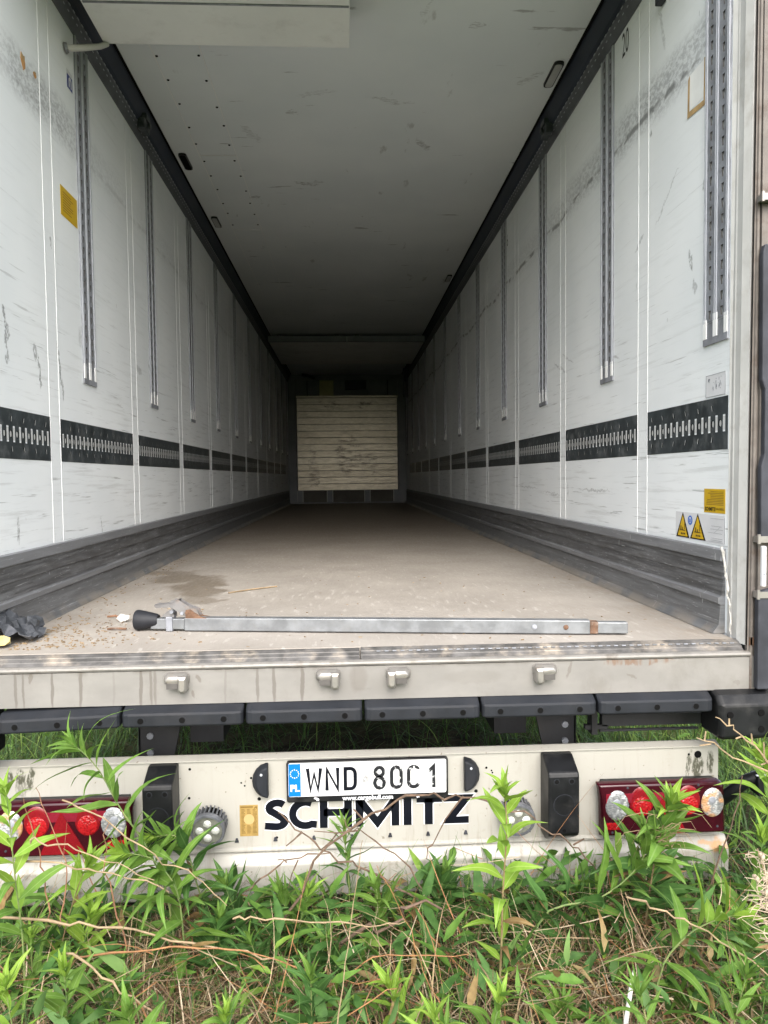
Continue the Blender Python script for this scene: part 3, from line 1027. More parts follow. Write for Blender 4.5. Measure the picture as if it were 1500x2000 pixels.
MB().tube([(-.92, 13.0, 2.66), (-.8, 13.0, 2.64), (-.66, 13.04, 2.58)], .03, 8).build('hose', 'seal', bulk)
MB().box(1.10, 1.13, 12.2, 12.25, 2.1, 2.67).box(1.17, 1.19, 12.2, 12.25, 2.1, 2.67).build('strap', 'cove', T)

# stickers, torn spots and marks on the walls
def wall_quad(name, s_, y0, y1, z0, z1, mat, parent, lift=.0012, poly=None):
    x = s_ * (W - lift)
    m = MB()
    P = poly or [(y0, z0), (y1, z0), (y1, z1), (y0, z1)]
    m.prism([(a, b) for a, b in P], 'x', x, s_ * (W - lift + .0009))
    return m.build(name, mat, parent)


def lines(s_, y0, y1, z0, z1, n, mat, parent, lift, w=.0016, ragged=.5):
    m = MB()
    x = s_ * (W - lift)
    for i in range(n):
        z = z1 - (z1 - z0) * (i + .5) / n
        a = y0
        b = y1 - (y1 - y0) * ragged * random.random()
        m.add([(x, a, z - w), (x, b, z - w), (x, b, z + w), (x, a, z + w)], [(0, 1, 2, 3)])
    return m.build('print_lines', mat, parent, normals=False)


# right: hand-drawn paper, yellow data sticker, warning strip, tape frame, number
st = wall_quad('paper_sticker', 1, -.026, .11, .805, .881, 'paper', T)
mm = MB()
for (a, b, c, d) in ((-.026, .11, .805, .8062), (-.026, .11, .8798, .881), (-.026, -.0245, .805, .881), (.1085, .11, .805, .881)):
    mm.box(1.2284, 1.2280, a, b, c, d)
for i in range(26):
    a, c = random.uniform(0, .1), random.uniform(.825, .868)
    mm.box(1.2284, 1.2280, a, a + random.uniform(.001, .004), c, c + random.uniform(.002, .012))
mm.build('scribble', 'zinc', st)
st = wall_quad('data_sticker', 1, -.03, .117, .404, .487, 'yellow', T)
lines(1, -.02, .107, .43, .48, 9, 'gold_dark', st, .0016, .0009, .3)
text_mesh('sticker_text', 'SCHMITZ', .018, on_right(1.2282, .072, .416), 'ink', st, bold=.0006)
text_mesh('sticker_text', 'CARGOBULL', .011, on_right(1.2282, .006, .418), 'ink', st)
st = wall_quad('warning_sticker', 1, -.032, .343, .299, .397, 'paper', T)
for (ya, yb, yc) in ((.337, .228, .282), (.222, .103, .163)):
    tr = wall_quad('warning_triangle', 1, 0, 0, 0, 0, 'hole', st, .0018, [(ya, .302), (yb, .302), (yc, .396)])
    cy = (ya + yb) / 2
    m = MB().prism([(ya - .014, .3065), (yb + .014, .3065), (yc, .386)], 'x', 1.2276, 1.2280)
    m.build('triangle_face', 'yellow', tr)
    m = MB()
    m.box(1.2275, 1.2271, cy - .022, cy + .024, .327, .330)
    m.box(1.2275, 1.2271, cy + .010, cy + .016, .330, .345)
    m.box(1.2275, 1.2271, cy - .004, cy + .001, .330, .340)
    m.box(1.2275, 1.2271, cy - .020, cy - .016, .333, .356)
    for i in range(3):
        m.box(1.2275, 1.2271, cy - .022 + i * .013, cy - .014 + i * .013, .313, .319)
    m.build('pictogram', 'ink', tr)
m = MB().disc((1.2281, .222, .369), 'x', .0185, 18, .0175)
ds = m.build('round_symbol', 'blue', st, normals=False)
m = MB().disc((1.2279, .222, .369), 'x', .010, 14, .012)
m.build('symbol_figure', 'paper', ds, normals=False)
m = MB().box(1.2279, 1.2275, .217, .227, .361, .375).build('symbol_detail', 'blue', ds)
mm = MB()
for z in (.384, .358, .347, .334, .316, .309, .304):
    mm.box(1.2284, 1.2280, -.028 + random.uniform(0, .02), .088 - random.uniform(0, .03), z, z + .0009)
mm.box(1.2284, 1.2280, -.03, -.0288, .303, .39)
mm.add([(1.2281, -.0, .357), (1.2281, .002, .357), (1.2281, .045, .333), (1.2281, .043, .333)], [(0, 1, 2, 3)])
mm.build('print_lines', 'zinc', st)
for z, tx in ((.390, 'LOAD'), (.369, 'BEAM')):
    pass
fr = MB()
fr.prism([(.270, 1.845), (.255, 1.845), (.252, 1.985), (.266, 1.975)], 'x', 1.2284, 1.2288)
fr.prism([(.146, 1.845), (.130, 1.83), (.128, 1.985), (.143, 1.99)], 'x', 1.2284, 1.2288)
fr.prism([(.270, 1.838), (.13, 1.825), (.13, 1.845), (.268, 1.858)], 'x', 1.2280, 1.22835)
fr.build('tape_remnant', 'tape', T)
wall_quad('bare_patch', 1, .146, .254, 1.858, 1.985, 'white', T, .0009)
text_mesh('wall_number', '20', .15, on_right(1.2288, .885, 2.455), 'seal', T, sx=.55)
text_mesh('wall_number', '6', .13, on_right(1.2288, 3.32, 2.35), 'seal', T, sx=.6)
MB().box(1.2295, 1.20, .455, .50, 2.378, 2.42).build('black_clip', 'seal', T, bevel=.004)
# left: yellow sticker, blue logo sticker, holes knocked into the skin
st = wall_quad('yellow_sheet', -1, .81, 1.005, 1.67, 1.795, 'yellow', T)
lines(-1, .835, .975, 1.69, 1.778, 8, 'gold_dark', st, .0016, .0015, .4)
st = wall_quad('logo_sticker', -1, .925, .992, 2.255, 2.335, 'paper', T)
sq = wall_quad('logo_square', -1, .928, .990, 2.257, 2.315, 'navy', st, .0018)
m = MB()
x = -1.2277
m.prism([(.945, 2.265), (.955, 2.265), (.955, 2.293), (.962, 2.298), (.968, 2.293), (.968, 2.265), (.978, 2.265), (.978, 2.298), (.966, 2.309), (.955, 2.309), (.945, 2.298)], 'x', x, x + .0006)
m.build('logo_arch', 'paper', sq)
for (yc, zc, r, rz) in ((.475, 2.118, .022, .026), (.578, 2.122, .014, .014)):
    P = [(yc + r * (1 + .35 * random.uniform(-1, 1)) * math.cos(t), zc + rz * (1 + .35 * random.uniform(-1, 1)) * math.sin(t)) for t in np.linspace(0, 2 * math.pi, 9)[:-1]]
    wall_quad('skin_tear', -1, 0, 0, 0, 0, 'wood_hole', T, .0012, P)
    P2 = [(a, max(b, zc + .004)) for a, b in P]
    wall_quad('torn_flap', -1, 0, 0, 0, 0, 'tape', T, .0022, [p for p in P2 if p[1] > zc + .0041] + [(yc - r, zc + .004), (yc + r * .6, zc + .004)][:2])

# right door post, frame and the edge of the open door
def leaning(mb, poly_bottom, poly_top, z0, z1):
    n = len(poly_bottom)
    v = [(a, b, z0) for a, b in poly_bottom] + [(a, b, z1) for a, b in poly_top]
    mb.add(v, [tuple(range(n)), tuple(range(2 * n - 1, n - 1, -1))] + [(i, i + n, (i + 1) % n + n, (i + 1) % n) for i in range(n)])
    return mb


for s_ in (-1, 1):
    b = [(1.2285, -.051), (1.2265, -.075), (1.2285, -.080), (1.229, -.110), (1.2265, -.114), (1.235, -.150), (1.29, -.150), (1.29, -.051)]
    t = [(a + .012, y) for a, y in b]
    t[0] = (1.2285, -.051)
    m = leaning(MB(), [(s_ * a, y) for a, y in b], [(s_ * a, y) for a, y in t], -.012, 2.60)
    m.build('door_post', 'post', T)
    b = [(1.236, -.1505), (1.236, -.162), (1.241, -.162), (1.243, -.168), (1.25, -.168), (1.252, -.160), (1.262, -.160), (1.262, -.1505)]
    t = [(a + .016, y) for a, y in b]
    fr = leaning(MB(), [(s_ * a, y) for a, y in b], [(s_ * a, y) for a, y in t], -.150, 2.6).build('door_frame', 'steel', T)
    b = [(1.2345, -.1502), (1.2345, -.1525), (1.2375, -.1525), (1.2375, -.1502)]
    t = [(a + .0165, y) for a, y in b]
    leaning(MB(), [(s_ * (a - .0012), y - .0105) for a, y in b], [(s_ * (a - .0012), y - .0105) for a, y in t], -.01, 2.6).build('frame_gap', 'hole', fr)
    # open door folded back along the side
    dl = MB().box(s_ * 1.306, s_ * 1.385, -.12, 1.08, -.14, 2.70).build('door_leaf', 'outer', T)
    MB().box(s_ * 1.264, s_ * 1.30, -.172, -.152, -.15, 2.65).build('hinge_post', 'steel', T)
    sm = MB()
    pts = [(1.252, -.145), (1.252, .165), (1.30, .178), (1.30, .325), (1.258, .34), (1.256, .56), (1.266, .60), (1.266, .80), (1.256, .83), (1.254, 1.22), (1.26, 1.245), (1.35, 1.245), (1.35, -.145)]
    sm.prism([(s_ * a, b_) for a, b_ in pts], 'y', -.198, -.174)
    sm.build('door_seal', 'seal', dl, bevel=.004)
    for zc in (1.385, .33, .155, 2.2):
        h = MB().box(s_ * 1.247, s_ * 1.35, -.203, -.173, zc - .008, zc + .012)
        h.cyl((s_ * 1.251, -.199, zc - .012), (s_ * 1.251, -.199, zc + .018), .005, n=10)
        h.build('hinge', 'chrome', T)
    lv = MB().box(s_ * 1.2545, s_ * 1.268, -.214, -.200, .185, .312).build('lever_cover', 'paper', T, bevel=.003)
    MB().cyl((s_ * 1.261, -.216, .225), (s_ * 1.261, -.2135, .225), .004, n=8).build('rivet', 'zinc', lv)
# broken corner of the right post foot
m = MB()
for i in range(6):
    a = i / 5
    m.box(1.232 + .002 * i, 1.246 + .002 * i, -.085 - .014 * i, -.098 - .014 * i, -.012 + .002 * (i % 2), .018 - .010 * a + .004 * (i % 3))
m.build('broken_post_foot', 'rust', T)

# rear sill with threshold
sl = MB()
sl.prism([(-.155, -.045), (-.1655, -.048), (-.166, -.1525), (-.06, -.1525), (-.06, -.06), (-.11, -.06), (-.11, -.045)], 'x', -1.262, 1.262)
sill = sl.build('rear_sill', 'sill', T)
lp = MB()
lp.prism([(-.150, -.0448), (-.1675, -.0448), (-.1705, -.039), (-.169, -.033), (-.160, -.029), (-.150, -.029)], 'x', -1.245, 1.245)
lp.build('sill_lip', 'lip', sill)
th = MB()
prof = [(-.1495, -.0448), (-.1495, -.028), (-.140, -.020), (-.139, -.017), (-.128, -.010), (-.127, -.007), (-.113, -.0005), (-.1055, -.0005), (-.1055, -.0448)]
th.prism(prof, 'x', 0.0, 1.232)
th.build('threshold_strip', 'threshold', T)
th = MB()
prof = [(a, b - .002) for a, b in prof]
th.prism(prof, 'x', -1.232, -0.004)
th.build('threshold_strip', 'threshold', T)
tr_ = MB()
for i in range(46):
    xx = .05 + i * .0255
    tr_.box(xx, xx + .012, -.1335, -.1285, -.0105, -.0075)
tr_.build('threshold_tread', 'zinc', T, kind='stuff')
MB().box(-.02, .03, -.1672, -.1655, -.118, -.05).build('rubbed_patch', 'sill', sill)

for (xc, flip) in ((-.567, 1), (-.103, 1), (.115, -1), (.578, -1)):
    kb = MB()
    hw, zt, zb = .038, -.052, -.090
    f = flip
    # stainless bolt keeper: a chamfered shroud, a dark box painting its recess shade, a tongue at one end
    def ring(y, a, t_, b_, c_):
        return [(xc - a + c_, y, t_), (xc + a - c_, y, t_), (xc + a, y, t_ - c_), (xc + a, y, b_ + c_), (xc + a - c_, y, b_), (xc - a + c_, y, b_), (xc - a, y, b_ + c_), (xc - a, y, t_ - c_)]
    kb.loft([ring(-.1655, hw, zt, zb, .010), ring(-.176, hw, zt, zb, .010), ring(-.196, hw - .008, zt - .007, zb + .006, .009), ring(-.1985, hw - .012, zt - .010, zb + .010, .008)])
    k0 = kb.build('lock_keeper', 'chrome', T, bevel=.002, smooth=True)
    tg = MB()
    xt = xc + f * .022
    rr = lambda y, a, t_, b_: [(xt - a, y, t_), (xt + a, y, t_), (xt + a, y, b_ + .006), (xt + a * .5, y, b_), (xt - a * .5, y, b_), (xt - a, y, b_ + .006)]
    tg.loft([rr(-.1658, .0135, -.056, -.108), rr(-.203, .0125, -.058, -.110), rr(-.209, .008, -.066, -.102)])
    tg.build('keeper_tongue', 'chrome', k0, bevel=.0015)
    xs_ = sorted((xc - f * (hw - .012), xc + f * .008))
    MB().box(xs_[0], xs_[1], -.1992, -.190, -.0965, -.0795).build('keeper_recess_shade', 'slot', k0)

# rubber buffers under the sill
xe = [-1.105, -.733, -.360, .005, .371, .739, 1.113]
bprof = [(-.125, -.1535), (-.164, -.1535), (-.171, -.1545), (-.200, -.1685), (-.204, -.174), (-.204, -.206), (-.200, -.211), (-.125, -.211)]
for i in range(6):
    a, b = xe[i] + .004, xe[i + 1] - .004
    n = len(bprof)
    m = MB()
    def ringx(x, k):
        cy, cz = -.14, -.182
        return [(x, y if y > -.13 else cy + (y - cy) * k, cz + (z - cz) * (k * .5 + .5)) for y, z in bprof]
    m.loft([ringx(a, .82), ringx(a + .006, .95), ringx(a + .02, 1), ringx(b - .02, 1), ringx(b - .006, .95), ringx(b, .82)])
    if i == 0:
        m.v = [(x, y, z - .010 * max(0, (-.733 - x) / .37)) for x, y, z in m.v]
    bf = m.build('rubber_buffer', 'buffer', T, bevel=.002)
    for j in (-1, 0, 1):
        xc = (a + b) / 2 + j * .125
        zc = -.1905 - (.010 * max(0, (-.733 - xc) / .37) if i == 0 else 0)
        h = MB()
        h.lathe((xc, -.2038, zc), (0, -1, 0), [(0, .0125), (.0012, .0125), (.0014, .0095)], 14)
        hb = h.build('bolt_hole', 'zinc' if False else 'buffer', bf)
        MB().disc((xc, -.2056, zc), 'y', .0092, 14).build('hole_core', 'hole', T if False else bf, normals=False)
for s_ in (-1, 1):
    m = MB()
    P = [(-.10, -.150), (-.165, -.150), (-.20, -.158), (-.225, -.185), (-.228, -.285), (-.215, -.297), (-.10, -.297)]
    def rc(x, k):
        return [(s_ * x, -.15 + (y + .15) * k if y < -.15 else y, -.22 + (z + .22) * (k * .4 + .6)) for y, z in P]
    m.loft([rc(1.118, .85), rc(1.13, 1), rc(1.24, 1), rc(1.31, .9), rc(1.34, .55)])
    cb = m.build('corner_buffer', 'black', T, bevel=.006)
    for (x, z) in ((1.15, -.215), (1.25, -.21), (1.25, -.262)):
        MB().lathe((s_ * x, -.2265, z), (0, -1, 0), [(0, .011), (.0025, .010), (.0026, .007)], 12).build('bolt_hole', 'hole', cb)

# chassis parts under the floor
for s_ in (-1, 1):
    MB().box(s_ * .50, s_ * .62, .25, 12.5, -.42, -.157).build('chassis_beam', 'chassis', T)
    br = MB().prism([(s_ * .60, -.16), (s_ * .78, -.16), (s_ * .78, -.60), (s_ * .70, -.60), (s_ * .655, -.42)], 'y', .16, .175)
    br.prism([(.16, -.16), (.6, -.16), (.36, -.36), (.16, -.60)], 'x', s_ * .775, s_ * .782)
    bo = br.build('bumper_bracket', 'chassis', T)
    for zz in (-.36, -.42, -.48):
        MB().cyl((s_ * .74, .16, zz), (s_ * .74, .152, zz), .012, n=8).build('bolt', 'zinc', bo)
    # wheels further forward
    for yc in (4.3, 5.6, 6.9):
        ty = MB().lathe((s_ * .90, yc, -.46), (s_, 0, 0), [(0, .26), (0, .42), (.03, .46), (.27, .46), (.30, .42), (.30, .26)], 28).build('wheel', 'tyre', T, smooth=True)
        MB().lathe((s_ * 1.16, yc, -.46), (s_, 0, 0), [(0, .27), (.02, .27), (.03, .24), (-.02, .17), (.03, .12), (.03, .01)], 20).build('rim', 'zinc', ty, smooth=True)
MB().cyl((-.9, 4.3, -.46), (.9, 4.3, -.46), .06, n=10).cyl((-.9, 5.6, -.46), (.9, 5.6, -.46), .06, n=10).cyl((-.9, 6.9, -.46), (.9, 6.9, -.46), .06, n=10).build('axle', 'chassis', T)
# folded step frame on the right
m = MB()
m.box(.84, 1.19, .05, .08, -.335, -.295)
m.box(.83, 1.20, .055, .075, -.275, -.235)
m.box(.80, .82, .04, .09, -.36, -.25)
m.box(.78, .86, .05, .07, -.345, -.33)
m.box(1.195, 1.23, .05, .0525, -.345, -.295)
m.box(1.195, 1.23, .0775, .08, -.345, -.295)
m.box(1.2275, 1.23, .0525, .0775, -.345, -.295)
m.box(.83, 1.18, .045, .055, -.352, -.345)
m.build('folded_step', 'chassis', T)
m = MB().tube([(1.235, .06, -.30), (1.26, .06, -.38), (1.31, .06, -.385), (1.34, .06, -.36)], .007, 6)
m.build('step_arm', 'chassis', T)

# ------------------------------------------------------------------ rear bumper
YB = -.07
bp = MB().prism([(YB, -.372), (YB, -.660), (YB + .012, -.668), (YB + .05, -.668), (YB + .05, -.366), (YB + .022, -.366)], 'x', -1.19, 1.193)
bump = bp.build('rear_bumper', 'bumper', T)
MB().prism([(YB - .008, -.3655), (YB - .008, -.3695), (YB + .002, -.3720), (YB + .03, -.3655), (YB + .03, -.358), (YB + .02, -.356)], 'x', -1.19, 1.193).build('top_flange', 'bumper', bump)
MB().prism([(YB - .004, -.658), (YB - .012, -.664), (YB - .012, -.6685), (YB + .01, -.6685), (YB + .01, -.658)], 'x', -1.19, 1.193).build('bottom_flange', 'bumper', bump)
lb = MB().prism([(YB + .03, -.676), (YB + .004, -.676), (YB - .022, -.712), (YB - .022, -.815), (YB - .012, -.822), (YB + .09, -.822), (YB + .09, -.676)], 'x', -1.21, 1.222)
lb.build('underrun_beam', 'bumper', T, bevel=.004)
# holes and screws
for (x, z, r) in ((1.123, -.397, .0125), (1.092, -.396, .004), (-.556, -.395, .0045), (-.56, -.49, .0045), (-.392, -.445, .003), (-.381, -.455, .003), (-.36, -.43, .004), (-.335, -.50, .006),
                  (.41, -.42, .004), (.375, -.497, .006), (-.28, -.63, .004), (.43, -.437, .003), (.427, -.43, .003)):
    MB().disc((x, YB - .0008, z), 'y', r, 12).build('bolt_hole', 'hole', bump, normals=False)
for x in (-.41, -.285, -.16, .09, .215, .34, .55, -.035):
    MB().prism([(x - .0065, -.640), (x + .0065, -.640), (x + .003, -.628), (x - .003, -.628)], 'y', YB - .006, YB + .001).build('clip', 'seal', bump)

# lettering on the bumper
YL = YB - .0014
def letter(parts, w):
    """parts in letter space; also lays a slightly wider white backing"""
    for nm, wid, yy, mt in (('letter_backing', w + .007, YL + .0006, 'paper'), ('letter', w, YL - .0004, 'ink')):
        m = MB()
        for pts, cl, ww in parts:
            stroke(m, pts, (wid - w + ww), yy, cl, .0006)
        o = m.build(nm, mt, bump, normals=False)


zb, ztp = -.603, -.506
H = ztp - zb
k = .0235
letter([(arc(-.278, zb + H * .735, .026, H * .175, 35, 180, 8) + arc(-.278, zb + H * .735, .026, H * .175, 180, 240, 3)[1:] +
         arc(-.281, zb + H * .27, .028, H * .175, 55, 0, 4) + arc(-.281, zb + H * .27, .028, H * .175, 0, -100, 6)[1:] + [(-.318, zb + k * .55)], False, k)], k)
letter([(arc(-.186, zb + H * .5, .042, H * .40, 62, 298, 18) + [(-.150, zb + k * .5)], False, k)], k)
letter([([(-.127, zb), (-.127, ztp)], False, k + .002), ([(-.047, zb), (-.047, ztp)], False, k + .002), ([(-.127, zb + H * .52), (-.047, zb + H * .52)], False, k)], k)
letter([([(-.010, zb), (-.010, ztp)], False, k + .002), ([(.108, zb), (.108, ztp)], False, k + .002), ([(-.012, ztp - .004), (.049, zb + .012), (.110, ztp - .004)], False, k)], k)
letter([([(.148, zb), (.148, ztp)], False, k + .003)], k)
letter([([(.218, zb), (.218, ztp)], False, k + .003), ([(.178, ztp - k * .5), (.262, ztp - k * .5)], False, k)], k)
letter([([(.268, ztp - k * .5), (.345, ztp - k * .5), (.285, zb + k * .5), (.350, zb + k * .5)], False, k)], k)

# gold sticker
gs = MB().box(-.399, -.340, YB - .0012, YB + .0005, -.622, -.519).build('gold_sticker', 'gold', bump)
m = MB()
for i in range(19):
    z = -.612 + i * .0043
    for j in range(3):
        if abs(z + .566) < .017 and j == 1:
            continue
        a = -.394 + j * .0185
        m.box(a, a + random.uniform(.008, .014), YB - .0018, YB - .0012, z, z + .0018)
m.box(-.396, -.356, YB - .0018, YB - .0012, -.5275, -.523)
m.prism([(-.353, -.530), (-.350, -.526), (-.346, -.523), (-.342, -.525), (-.343, -.529), (-.345, -.533), (-.347, -.528), (-.350, -.529), (-.351, -.533)], 'y', YB - .0018, YB - .0012)
m.build('sticker_print', 'gold_dark', bump)
MB().disc((-.369, YB - .0020, -.566), 'y', .017, 20).build('sticker_disc', 'gold_lite', bump, normals=False)

# licence plate
lp = MB().prism(rounded(.018, -.4415, .2625, .0670, .008), 'y', YB - .020, YB - .001)
plt = lp.build('licence_plate', 'black', T, bevel=.003)
MB().prism(rounded(.018, -.4330, .2560, .0550, .006), 'y', YB - .0222, YB - .0201).build('plate_panel', 'plate', plt)
MB().prism([(-.237, -.486), (-.1985, -.486), (-.1985, -.380), (-.237, -.380)], 'y', YB - .0232, YB - .0224).build('country_band', 'eublue', plt)
m = MB()
for i in range(12):
    t = 2 * math.pi * i / 12
    m.disc((-.2178 + .0135 * math.cos(t), YB - .0236, -.412 + .0135 * math.sin(t)), 'y', .0019, 5)
m.build('star_ring', 'star', plt, normals=False)
text_mesh('country_code', 'PL', .030, on_back(-.2178, YB - .0238, -.460), 'paper', plt, bold=.0012)
YP = YB - .0236
def plate_glyph(parts, mat):
    m = MB()
    for pts, cl in parts:
        stroke(m, pts, .0112, YP, cl, .001)
    m.build('plate_character', mat, plt, normals=False)


pz, pt = -.470, -.396
pw = .017
c = -.1550
plate_glyph([([(c - .021, pt), (c - .012, pz + .003), (c, pt - .018), (c + .012, pz + .003), (c + .021, pt)], False)], 'ink')
c = -.0965
plate_glyph([([(c - .0175, pz), (c - .0175, pt - .003), (c + .0175, pz + .003), (c + .0175, pt)], False)], 'ink')
c = -.0385
plate_glyph([([(c - .016, pz + .004), (c - .016, pt - .004)] + arc(c + .002, pt - .022, .014, .018, 90, 0, 4) + arc(c + .002, pz + .022, .014, .018, 0, -90, 4), True)], 'ink')
c = .0560
plate_glyph([(arc(c, pt - .0175, .0135, .0145, 0, 360, 12)[:-1], True), (arc(c, pz + .0205, .0155, .0175, 0, 360, 12)[:-1], True)], 'worn_ink')
c = .1110
plate_glyph([(arc(c, pt - .019, .0155, .0155, 180, 0, 6) + arc(c, pz + .019, .0155, .0155, 0, -180, 6), True)], 'worn_ink')
c = .1675
plate_glyph([(arc(c, pt - .019, .0165, .0155, 20, 180, 6) + arc(c, pz + .019, .0165, .0155, 180, 340, 6), False)], 'worn_ink')
c = .2300
plate_glyph([([(c - .013, pt - .020), (c + .003, pt - .004), (c + .003, pz)], False)], 'worn_ink')
MB().box(.003, .020, YP - .0006, YP + .0008, -.447, -.418).build('plate_sticker', 'holo', plt)
text_mesh('holder_text', 'www.cargobull.com', .0205, on_back(.018, YB - .0206, -.4985), 'paper', plt, bold=.0006)
for xx in (-.148, .178):
    MB().prism([(xx - .008, -.493), (xx - .002, -.493), (xx + .004, -.495), (xx + .008, -.499), (xx + .007, -.505), (xx + .003, -.501), (xx + .001, -.506), (xx - .002, -.500), (xx - .005, -.498), (xx - .009, -.497)],
               'y', YB - .0208, YB - .0199).build('bull_emblem', 'paper', plt)

# number-plate lamps (half-round)
for s_, xc in ((-1, -.3035), (1, .3340)):
    P = [(xc, -.379)] + [(xc + s_ * (.052 * math.sin(t)), -.4355 + .056 * math.cos(t)) for t in np.linspace(.15, math.pi - .15, 9)] + [(xc, -.492)]
    P2 = [(xc + (a - xc) * .72, -.4355 + (b + .4355) * .86) for a, b in P]
    m = MB()
    m.loft([[(a, YB + .0005, b) for a, b in P], [(a, YB - .016, b) for a, b in P], [(a, YB - .034, b) for a, b in P2]])
    pl_ = m.build('plate_lamp', 'buffer', T, bevel=.004, smooth=True)
    MB().lathe((xc + s_ * .020, YB - .033, -.408), (0, -1, 0), [(0, .0045), (.003, .004), (.004, .001)], 10).build('screw', 'zinc_lite', pl_)
    MB().lathe((xc + s_ * .019, YB - .031, -.475), (0, -1, 0), [(0, .0035), (.002, .003)], 8).build('screw', 'seal', pl_)

# rubber bumper blocks
for s_ in (-1, 1):
    x0, x1 = (.590, .690) if s_ > 0 else (-.680, -.600)
    if s_ < 0:
        x0, x1 = -.682, -.590
    P = [(YB, -.371), (YB - .028, -.371), (YB - .098, -.405), (YB - .103, -.418), (YB - .103, -.600), (YB - .095, -.612), (YB - .05, -.640), (YB, -.640)]
    bb = MB().prism(P, 'x', x0, x1).build('bumper_block', 'black', T, bevel=.006)
    xm = (x0 + x1) / 2
    for e in (-.024, .024):
        MB().lathe((xm + e, YB - .1028, -.432), (0, -1, 0), [(0, .0095), (.0012, .0095), (.0013, .007)], 12).build('bolt_hole', 'buffer', bb)
        MB().disc((xm + e, YB - .1044, -.432), 'y', .0072, 12).build('hole_core', 'hole', bb, normals=False)
    m = MB()
    stroke(m, arc(xm, -.508, .034, .034, 0, 360, 24)[:-1], .0022, YB - .1038, True, .0012)
    m.build('moulded_ring', 'buffer', bb)
    MB().disc((xm, YB - .1036, -.592), 'y', .006, 10).build('hole_core', 'hole', bb, normals=False)

# round LED work lamps
for xc in (-.490, .500):
    zc, yc = -.560, YB - .012
    ax = Vector((0.0, -1, -.10)).normalized()
    m = MB()
    c0 = Vector((xc, yc, zc))
    m.lathe(c0, ax, [(-.008, .040), (0, .045), (.046, .045), (.047, .0545), (.062, .0555), (.066, .053), (.066, .047), (.060, .046)], 32)
    wl = m.build('work_lamp', 'fin', T, smooth=True)
    fn = MB()
    u = ax.orthogonal().normalized()
    w_ = ax.cross(u)
    for i in range(26):
        t = 2 * math.pi * i / 26
        dr = u * math.cos(t) + w_ * math.sin(t)
        tn = ax.cross(dr) * .0022
        a = c0 + dr * .044
        b = c0 + dr * .0555
        e0, e1 = ax * .004, ax * .0465
        fn.add([tuple(q) for q in (a + tn + e0, b + tn + e0, b + tn + e1, a + tn + e1, a - tn + e0, b - tn + e0, b - tn + e1, a - tn + e1)],
               [(0, 1, 2, 3), (7, 6, 5, 4), (0, 4, 5, 1), (1, 5, 6, 2), (2, 6, 7, 3), (3, 7, 4, 0)])
    fn.build('cooling_fins', 'fin', wl)
    MB().lathe(c0, ax, [(.001, .0465), (.0462, .0465)], 28).build('fin_gap_shade', 'hole', wl)  # dark sleeve that paints shade into the gaps between the fins
    MB().lathe(c0 + ax * .0605, ax, [(0, .046), (.001, .0459)], 28).build('lamp_face', 'led_face', wl)
    for (a, b) in ((0, .023), (0, -.023), (.025, 0), (-.025, 0)):
        cc = c0 + ax * .0615 + Vector((a, 0, b))
        MB().lathe(cc, ax, [(0, .0135), (.003, .0125), (.006, .0085), (.0075, .003)], 16).build('led_lens', 'led', wl, smooth=True)
    MB().cyl((xc, yc, zc - .05), (xc, yc - .01, zc - .066), .006, n=8).build('lamp_bracket', 'zinc', wl)


